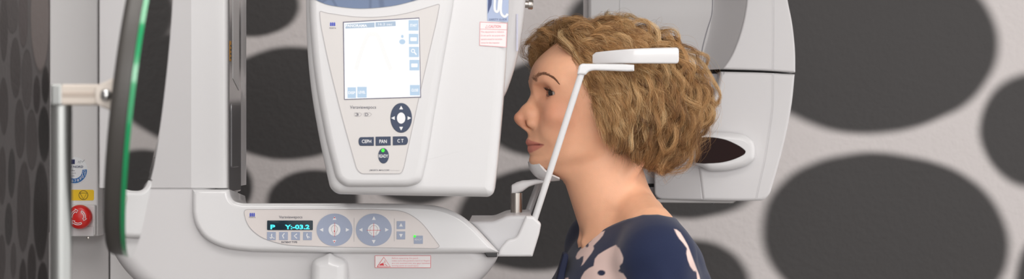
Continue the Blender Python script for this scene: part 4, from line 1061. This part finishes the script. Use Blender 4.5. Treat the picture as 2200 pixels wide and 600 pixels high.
FL = [(S([(298, 342), (284, 345), (262, 356), (240, 375), (222, 398), (205, 412), (190, 422), (170, 436), (152, 458), (142, 482), (148, 494), (160, 492), (172, 480), (184, 477), (181, 505), (172, 528), (182, 522), (205, 490), (228, 460), (240, 438), (237, 422), (250, 408), (270, 388), (288, 366)]), S(ell(203, 417, 9, 13, 16))),
      (S([(357, 417), (325, 432), (290, 452), (262, 470), (245, 492), (238, 530), (214, 541), (190, 560), (172, 590), (158, 640), (165, 700), (230, 720), (300, 690), (340, 720), (420, 700), (424, 640), (414, 596), (398, 572), (369, 558), (380, 545), (378, 530), (394, 512), (398, 490), (392, 468), (378, 438)]), S(ell(280, 567, 21, 15, 20))),
      (S([(672, 332), (684, 334), (704, 350), (724, 382), (745, 420), (760, 460), (775, 500), (792, 545), (806, 580), (820, 640), (834, 700), (800, 640), (790, 560), (775, 556), (757, 532), (743, 495), (737, 462), (740, 435), (722, 410), (700, 385), (684, 360)]), S(ell(779, 470, 6, 22, 14))),
      (S([(85, 596), (100, 592), (112, 620), (120, 680), (90, 720), (60, 680)]), S(ell(70, 690, 4, 4, 8))),
      (S([(470, 640), (520, 620), (560, 650), (600, 640), (620, 690), (580, 720), (590, 780), (530, 770), (480, 790), (470, 730), (430, 700)]), S(ell(530, 700, 18, 14, 16)))]
def proj(pm):
    X = L2W(pm); return 1100 + X[:, 0] / X[:, 1] * F, 300 - (X[:, 2] - CZ) / X[:, 1] * F
xx, yy = proj(PD); cols = np.tile(lc(33, 42, 72), (len(PD), 1)); near = (PD[:, 2] > -400)
fw_ = np.zeros(len(PD))
m_ = near & ((PD[:, 1] > -25))
for poly, hole in FL:
    dd = inpoly(xx[m_], yy[m_], poly); hh = inpoly(xx[m_], yy[m_], hole)
    val = np.clip(0.5 - dd / 2.2, 0, 1) * np.clip(0.5 + hh / 2.2, 0, 1); fw_[m_] = np.maximum(fw_[m_], val)
cols = cols * (1 - fw_[:, None]) + lc(240, 212, 204) * fw_[:, None]
FAB = vcol_mat('navy_crepe', 0.8, 0, 0.25, sheen=0.15, bump=0.35, bscale=1500)
DRESS = mesh_np('dress', L2W(PD), QD, [FAB], PER, cols=cols)
# front placket standing off the chest
b = B(); NV = mat('navy_crepe_plain', (31, 39, 67), 0.8)
fpk = Fr(1210, 560, 2.47)
b.slab(fpk, cr([(1211, 547), (1219, 546), (1221, 556), (1214, 590), (1206, 640), (1192, 640), (1199, 590), (1208, 556)], 4), 0.05, 0.002, NV, rb=0.002); b.build('placket', DRESS)
# shoes
b = B(); SHM = mat('black_leather', (24, 23, 24), 0.35)
for s_ in (-1, 1):
    b = B(); R = []
    for t in np.linspace(0, 1, 18):
        uu = -66 + 232 * t; hw = 34 * math.sin(math.pi * min(max(0.06 + t * 0.9, 0), 1)) ** 0.45 * (1 + 0.12 * math.sin(t * 6)); hh = 62 - 34 * t if t < 0.3 else 52 - 26 * t
        ring = []
        for a in np.linspace(0, 2 * math.pi, 24, endpoint=False):
            ring.append(Vector(L2W((uu, s_ * 78 + hw * math.cos(a), -1545.4 + max(hh * (0.5 + 0.5 * math.sin(a)), 0.2)))))
        R.append(ring)
    b.rings(R, SHM); b.build('shoe', PER)
# ---------------------------------------------------------------- hair
HC = np.array((-10.0, 0, 20.0))
def ray_ell(dirs, c, r):
    """distance from HC to the far side of an ellipsoid along dirs (0 if missed)"""
    o = (HC - np.array(c)) / np.array(r); d = dirs / np.array(r); A = (d * d).sum(-1); Bq = (d * o).sum(-1); Cq = (o * o).sum() - 1
    disc = Bq * Bq - A * Cq; return np.where(disc > 0, (-Bq + np.sqrt(np.maximum(disc, 0))) / A, 0)
def R_scalp(d): return ray_ell(d, (-4, 0, 26), (92, 73, 73))
def R_out(d):
    a = ray_ell(d, (-38, 0, 12), (113, 98, 110)); b_ = ray_ell(d, (40, -6, 64), (56, 66, 50))
    return np.maximum(a, b_)
def dirs_from(a, b_):
    """azimuthal chart: a forward, b sideways, length = polar angle from the crown axis"""
    th = np.hypot(a, b_); s_ = np.sinc(th / np.pi); x, y, z = a * s_, b_ * s_, np.cos(th)
    tl = math.radians(10)        # crown axis leans back
    return np.stack([x * math.cos(tl) - z * math.sin(tl), y, x * math.sin(tl) + z * math.cos(tl)], -1)
def face_limit(az):
    far = np.interp(-az, np.radians([0, 12, 28, 50, 70, 85]), [0, 0.1, 0.42, 0.42, 0.15, 0])
    """largest polar angle the hair may reach for a chart azimuth (0 front .. pi back)"""
    return np.interp(np.abs(az), np.radians([0, 20, 38, 52, 62, 72, 82, 92, 120, 180]), [1.10, 1.12, 1.22, 1.42, 1.75, 2.15, 2.42, 2.56, 2.54, 2.46]) + far
def root_limit(az):
    return np.interp(np.abs(az), np.radians([0, 25, 45, 60, 75, 90, 120, 180]), [1.02, 1.05, 1.08, 1.18, 1.45, 1.75, 1.95, 2.0])
KP = 22
def grow(n, per, seed, depth_lo, depth_hi, wav, spread, single=False):
    rg = np.random.default_rng(seed); PT, TO = [], []
    made = 0
    while made < n:
        az = rg.uniform(-math.pi, math.pi); th = root_limit(az) * math.sqrt(rg.random())
        a, b_ = th * math.cos(az), th * math.sin(az)
        depth = rg.uniform(depth_lo, depth_hi); total = rg.uniform(0.78, 1.0)
        # guide in the chart: away from a parting that runs front to back
        A, Bc = a, b_; path = [(A, Bc)]
        steps = KP - 1
        lens = rg.uniform(1.15, 1.75) if th < 1.1 else rg.uniform(0.7, 1.15)
        st = lens / steps; ph = rg.uniform(0, 6.28); wl = rg.uniform(0.38, 0.78); am = wav * rg.uniform(0.5, 1.3)
        turn = rg.normal() * 0.38
        for k in range(steps):
            sa = min(max(A, -0.55), 0.62); dx, dy = A - sa, Bc - 0.05
            L = math.hypot(dx, dy) + 1e-6; dx, dy = dx / L, dy / L
            if L < 0.12: dx, dy = 0.3 * rg.normal(), math.copysign(1, dy)
            az_ = abs(math.atan2(Bc, A)); fr = max(0.0, 1 - az_ / 1.55)
            dx -= (1.3 if Bc > -0.12 else 0.05) * fr * min(1.0, math.hypot(A, Bc) / 0.6)                 # swept off the face
            c_, s_ = math.cos(turn), math.sin(turn); dx, dy = dx * c_ - dy * s_, dx * s_ + dy * c_
            L = math.hypot(dx, dy) + 1e-6
            A += st * dx / L; Bc += st * dy / L; path.append((A, Bc))
        path = np.array(path); t = np.linspace(0, 1, KP)
        tang = np.gradient(path, axis=0); tang /= np.linalg.norm(tang, axis=1, keepdims=True) + 1e-6; nrm = np.stack([-tang[:, 1], tang[:, 0]], 1)
        s_arc = t * lens; wv = am * np.minimum(t * 1.6, 1) * np.sin(6.283 * s_arc / wl + ph); wr = am * np.minimum(t * 1.6, 1) * np.cos(6.283 * s_arc / wl + ph)
        path = path + nrm * wv[:, None]
        # keep within limits
        azs = np.arctan2(path[:, 1], path[:, 0]); ths = np.hypot(path[:, 0], path[:, 1]); lim = face_limit(azs) - rg.uniform(0, 0.16)
        over = np.maximum(ths - lim, 0); ths2 = np.where(over > 0, lim + 0.0 * over, ths)
        path = np.stack([ths2 * np.cos(azs), ths2 * np.sin(azs)], 1)
        d = dirs_from(path[:, 0], path[:, 1]); Rs = R_scalp(d) - 1; Ro = R_out(d)
        prof = np.minimum(t / (0.28 if abs(az) > 1.0 else 0.16), 1); prof = prof * prof * (3 - 2 * prof)
        R = Rs + (Ro - Rs) * depth * prof * (1 - 0.10 * t) + wr * 95 * prof
        over_r = np.cumsum(over) * 6; R = R - np.minimum(over_r, (R - Rs) * 0.35)
        guide = HC + d * R[:, None]
        m = per if not single else 1
        off = rg.normal(size=(m, 3)) * spread; fz = rg.normal(size=(m, 3)) * spread * 0.5; f1 = rg.uniform(1.2, 3.4, size=(m, 1)); p1 = rg.uniform(0, 6.28, size=(m, 3))
        tap = (0.55 + 0.45 * np.abs(t - 0.45) * 1.8)[None, :, None]
        Pm = guide[None] + off[:, None] * tap + fz[:, None] * np.sin(6.283 * f1[:, None] * t[None, :, None] + p1[:, None]) * (0.25 + t)[None, :, None]
        cut = rg.uniform(0.72, 1.0, size=m)
        # shorten each strand by resampling
        tt = t[None] * cut[:, None]; i0 = np.minimum((tt * (KP - 1)).astype(int), KP - 2); fr_ = (tt * (KP - 1) - i0)[..., None]
        Pm = np.take_along_axis(Pm, i0[..., None], 1) * (1 - fr_) + np.take_along_axis(Pm, i0[..., None] + 1, 1) * fr_
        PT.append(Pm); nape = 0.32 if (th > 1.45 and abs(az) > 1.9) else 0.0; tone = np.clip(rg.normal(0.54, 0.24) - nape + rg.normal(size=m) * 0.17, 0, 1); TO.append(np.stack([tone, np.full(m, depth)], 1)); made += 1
    return np.concatenate(PT), np.concatenate(TO)
pa, ta = grow(820, 44, 3, 0.5, 1.04, 0.125, 2.5)
pi_, ti = grow(260, 18, 5, 0.15, 0.55, 0.05, 4.0)
pf, tf = grow(4200, 1, 9, 0.75, 1.2, 0.105, 3.0, True)
PS = np.concatenate([pa, pi_, pf]); TS_ = np.concatenate([ta, ti, tf])
# keep hair out of the head and off the face
flat = PS.reshape(-1, 3); ins = (flat[:, 0] > BAX[0][1]) & (flat[:, 0] < BAX[0][-2]) & (np.abs(flat[:, 1]) < 200) & (flat[:, 2] > -228) & (flat[:, 2] < 102)
sd = np.full(len(flat), 9.0); sd[ins] = sample(BD, BAX, flat[ins]); 
push = np.clip(1.2 - sd, 0, 14); rel = flat - np.array((-15, 0, 0)); rel[:, 2] *= 0.2; rel /= np.linalg.norm(rel, axis=1, keepdims=True) + 1e-6
flat = flat + rel * push[:, None]; PS = flat.reshape(PS.shape)
rad = 0.115 + 0.045 * rng.random(len(PS)); rad[-len(pf):] = 0.085
HV, HQ = strands(PS, rad, rad * 0.5)
c0, c1, c2, c3 = lc(118, 82, 50), lc(188, 140, 90), lc(228, 184, 128), lc(250, 220, 170)
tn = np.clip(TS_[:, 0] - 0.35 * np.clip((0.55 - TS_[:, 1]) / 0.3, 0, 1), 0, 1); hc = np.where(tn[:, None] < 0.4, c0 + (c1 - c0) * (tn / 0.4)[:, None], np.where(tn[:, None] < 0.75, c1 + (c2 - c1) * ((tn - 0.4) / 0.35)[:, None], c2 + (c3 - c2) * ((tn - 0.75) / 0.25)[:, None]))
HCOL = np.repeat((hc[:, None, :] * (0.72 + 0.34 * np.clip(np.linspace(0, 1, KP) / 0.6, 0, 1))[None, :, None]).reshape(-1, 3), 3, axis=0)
# inner mass of hair, so that no scalp shows through
def hair_core():
    lo_ = (-150, -95, -75); hi_ = (95, 95, 118); h = 3.0; U, V, W, ax = grid(lo_, hi_, h)
    d = g_ell(U, V, W, (-38, 0, 14), (92, 80, 84)); d = smin(d, g_ell(U, V, W, (-2, 0, 28), (92, 75, 75.5)), 8)
    d = np.maximum(d, (U - np.interp(W[0, 0], [-75, -40, 0, 20, 45, 70, 95, 118], [-30, -10, 22, 36, 48, 56, 52, 40]).astype(f32)[None, None, :]) * 0.8)      # cut back from the face
    d = d + (1.6 * np.sin(U * 0.16 + V * 0.11) * np.sin(W * 0.14 + V * 0.1)).astype(f32)
    return polygonise(d.astype(f32), lo_, h)
cv, cq = hair_core()
HAIRM = vcol_mat('blond_hair', 0.38, 0, 0.55)
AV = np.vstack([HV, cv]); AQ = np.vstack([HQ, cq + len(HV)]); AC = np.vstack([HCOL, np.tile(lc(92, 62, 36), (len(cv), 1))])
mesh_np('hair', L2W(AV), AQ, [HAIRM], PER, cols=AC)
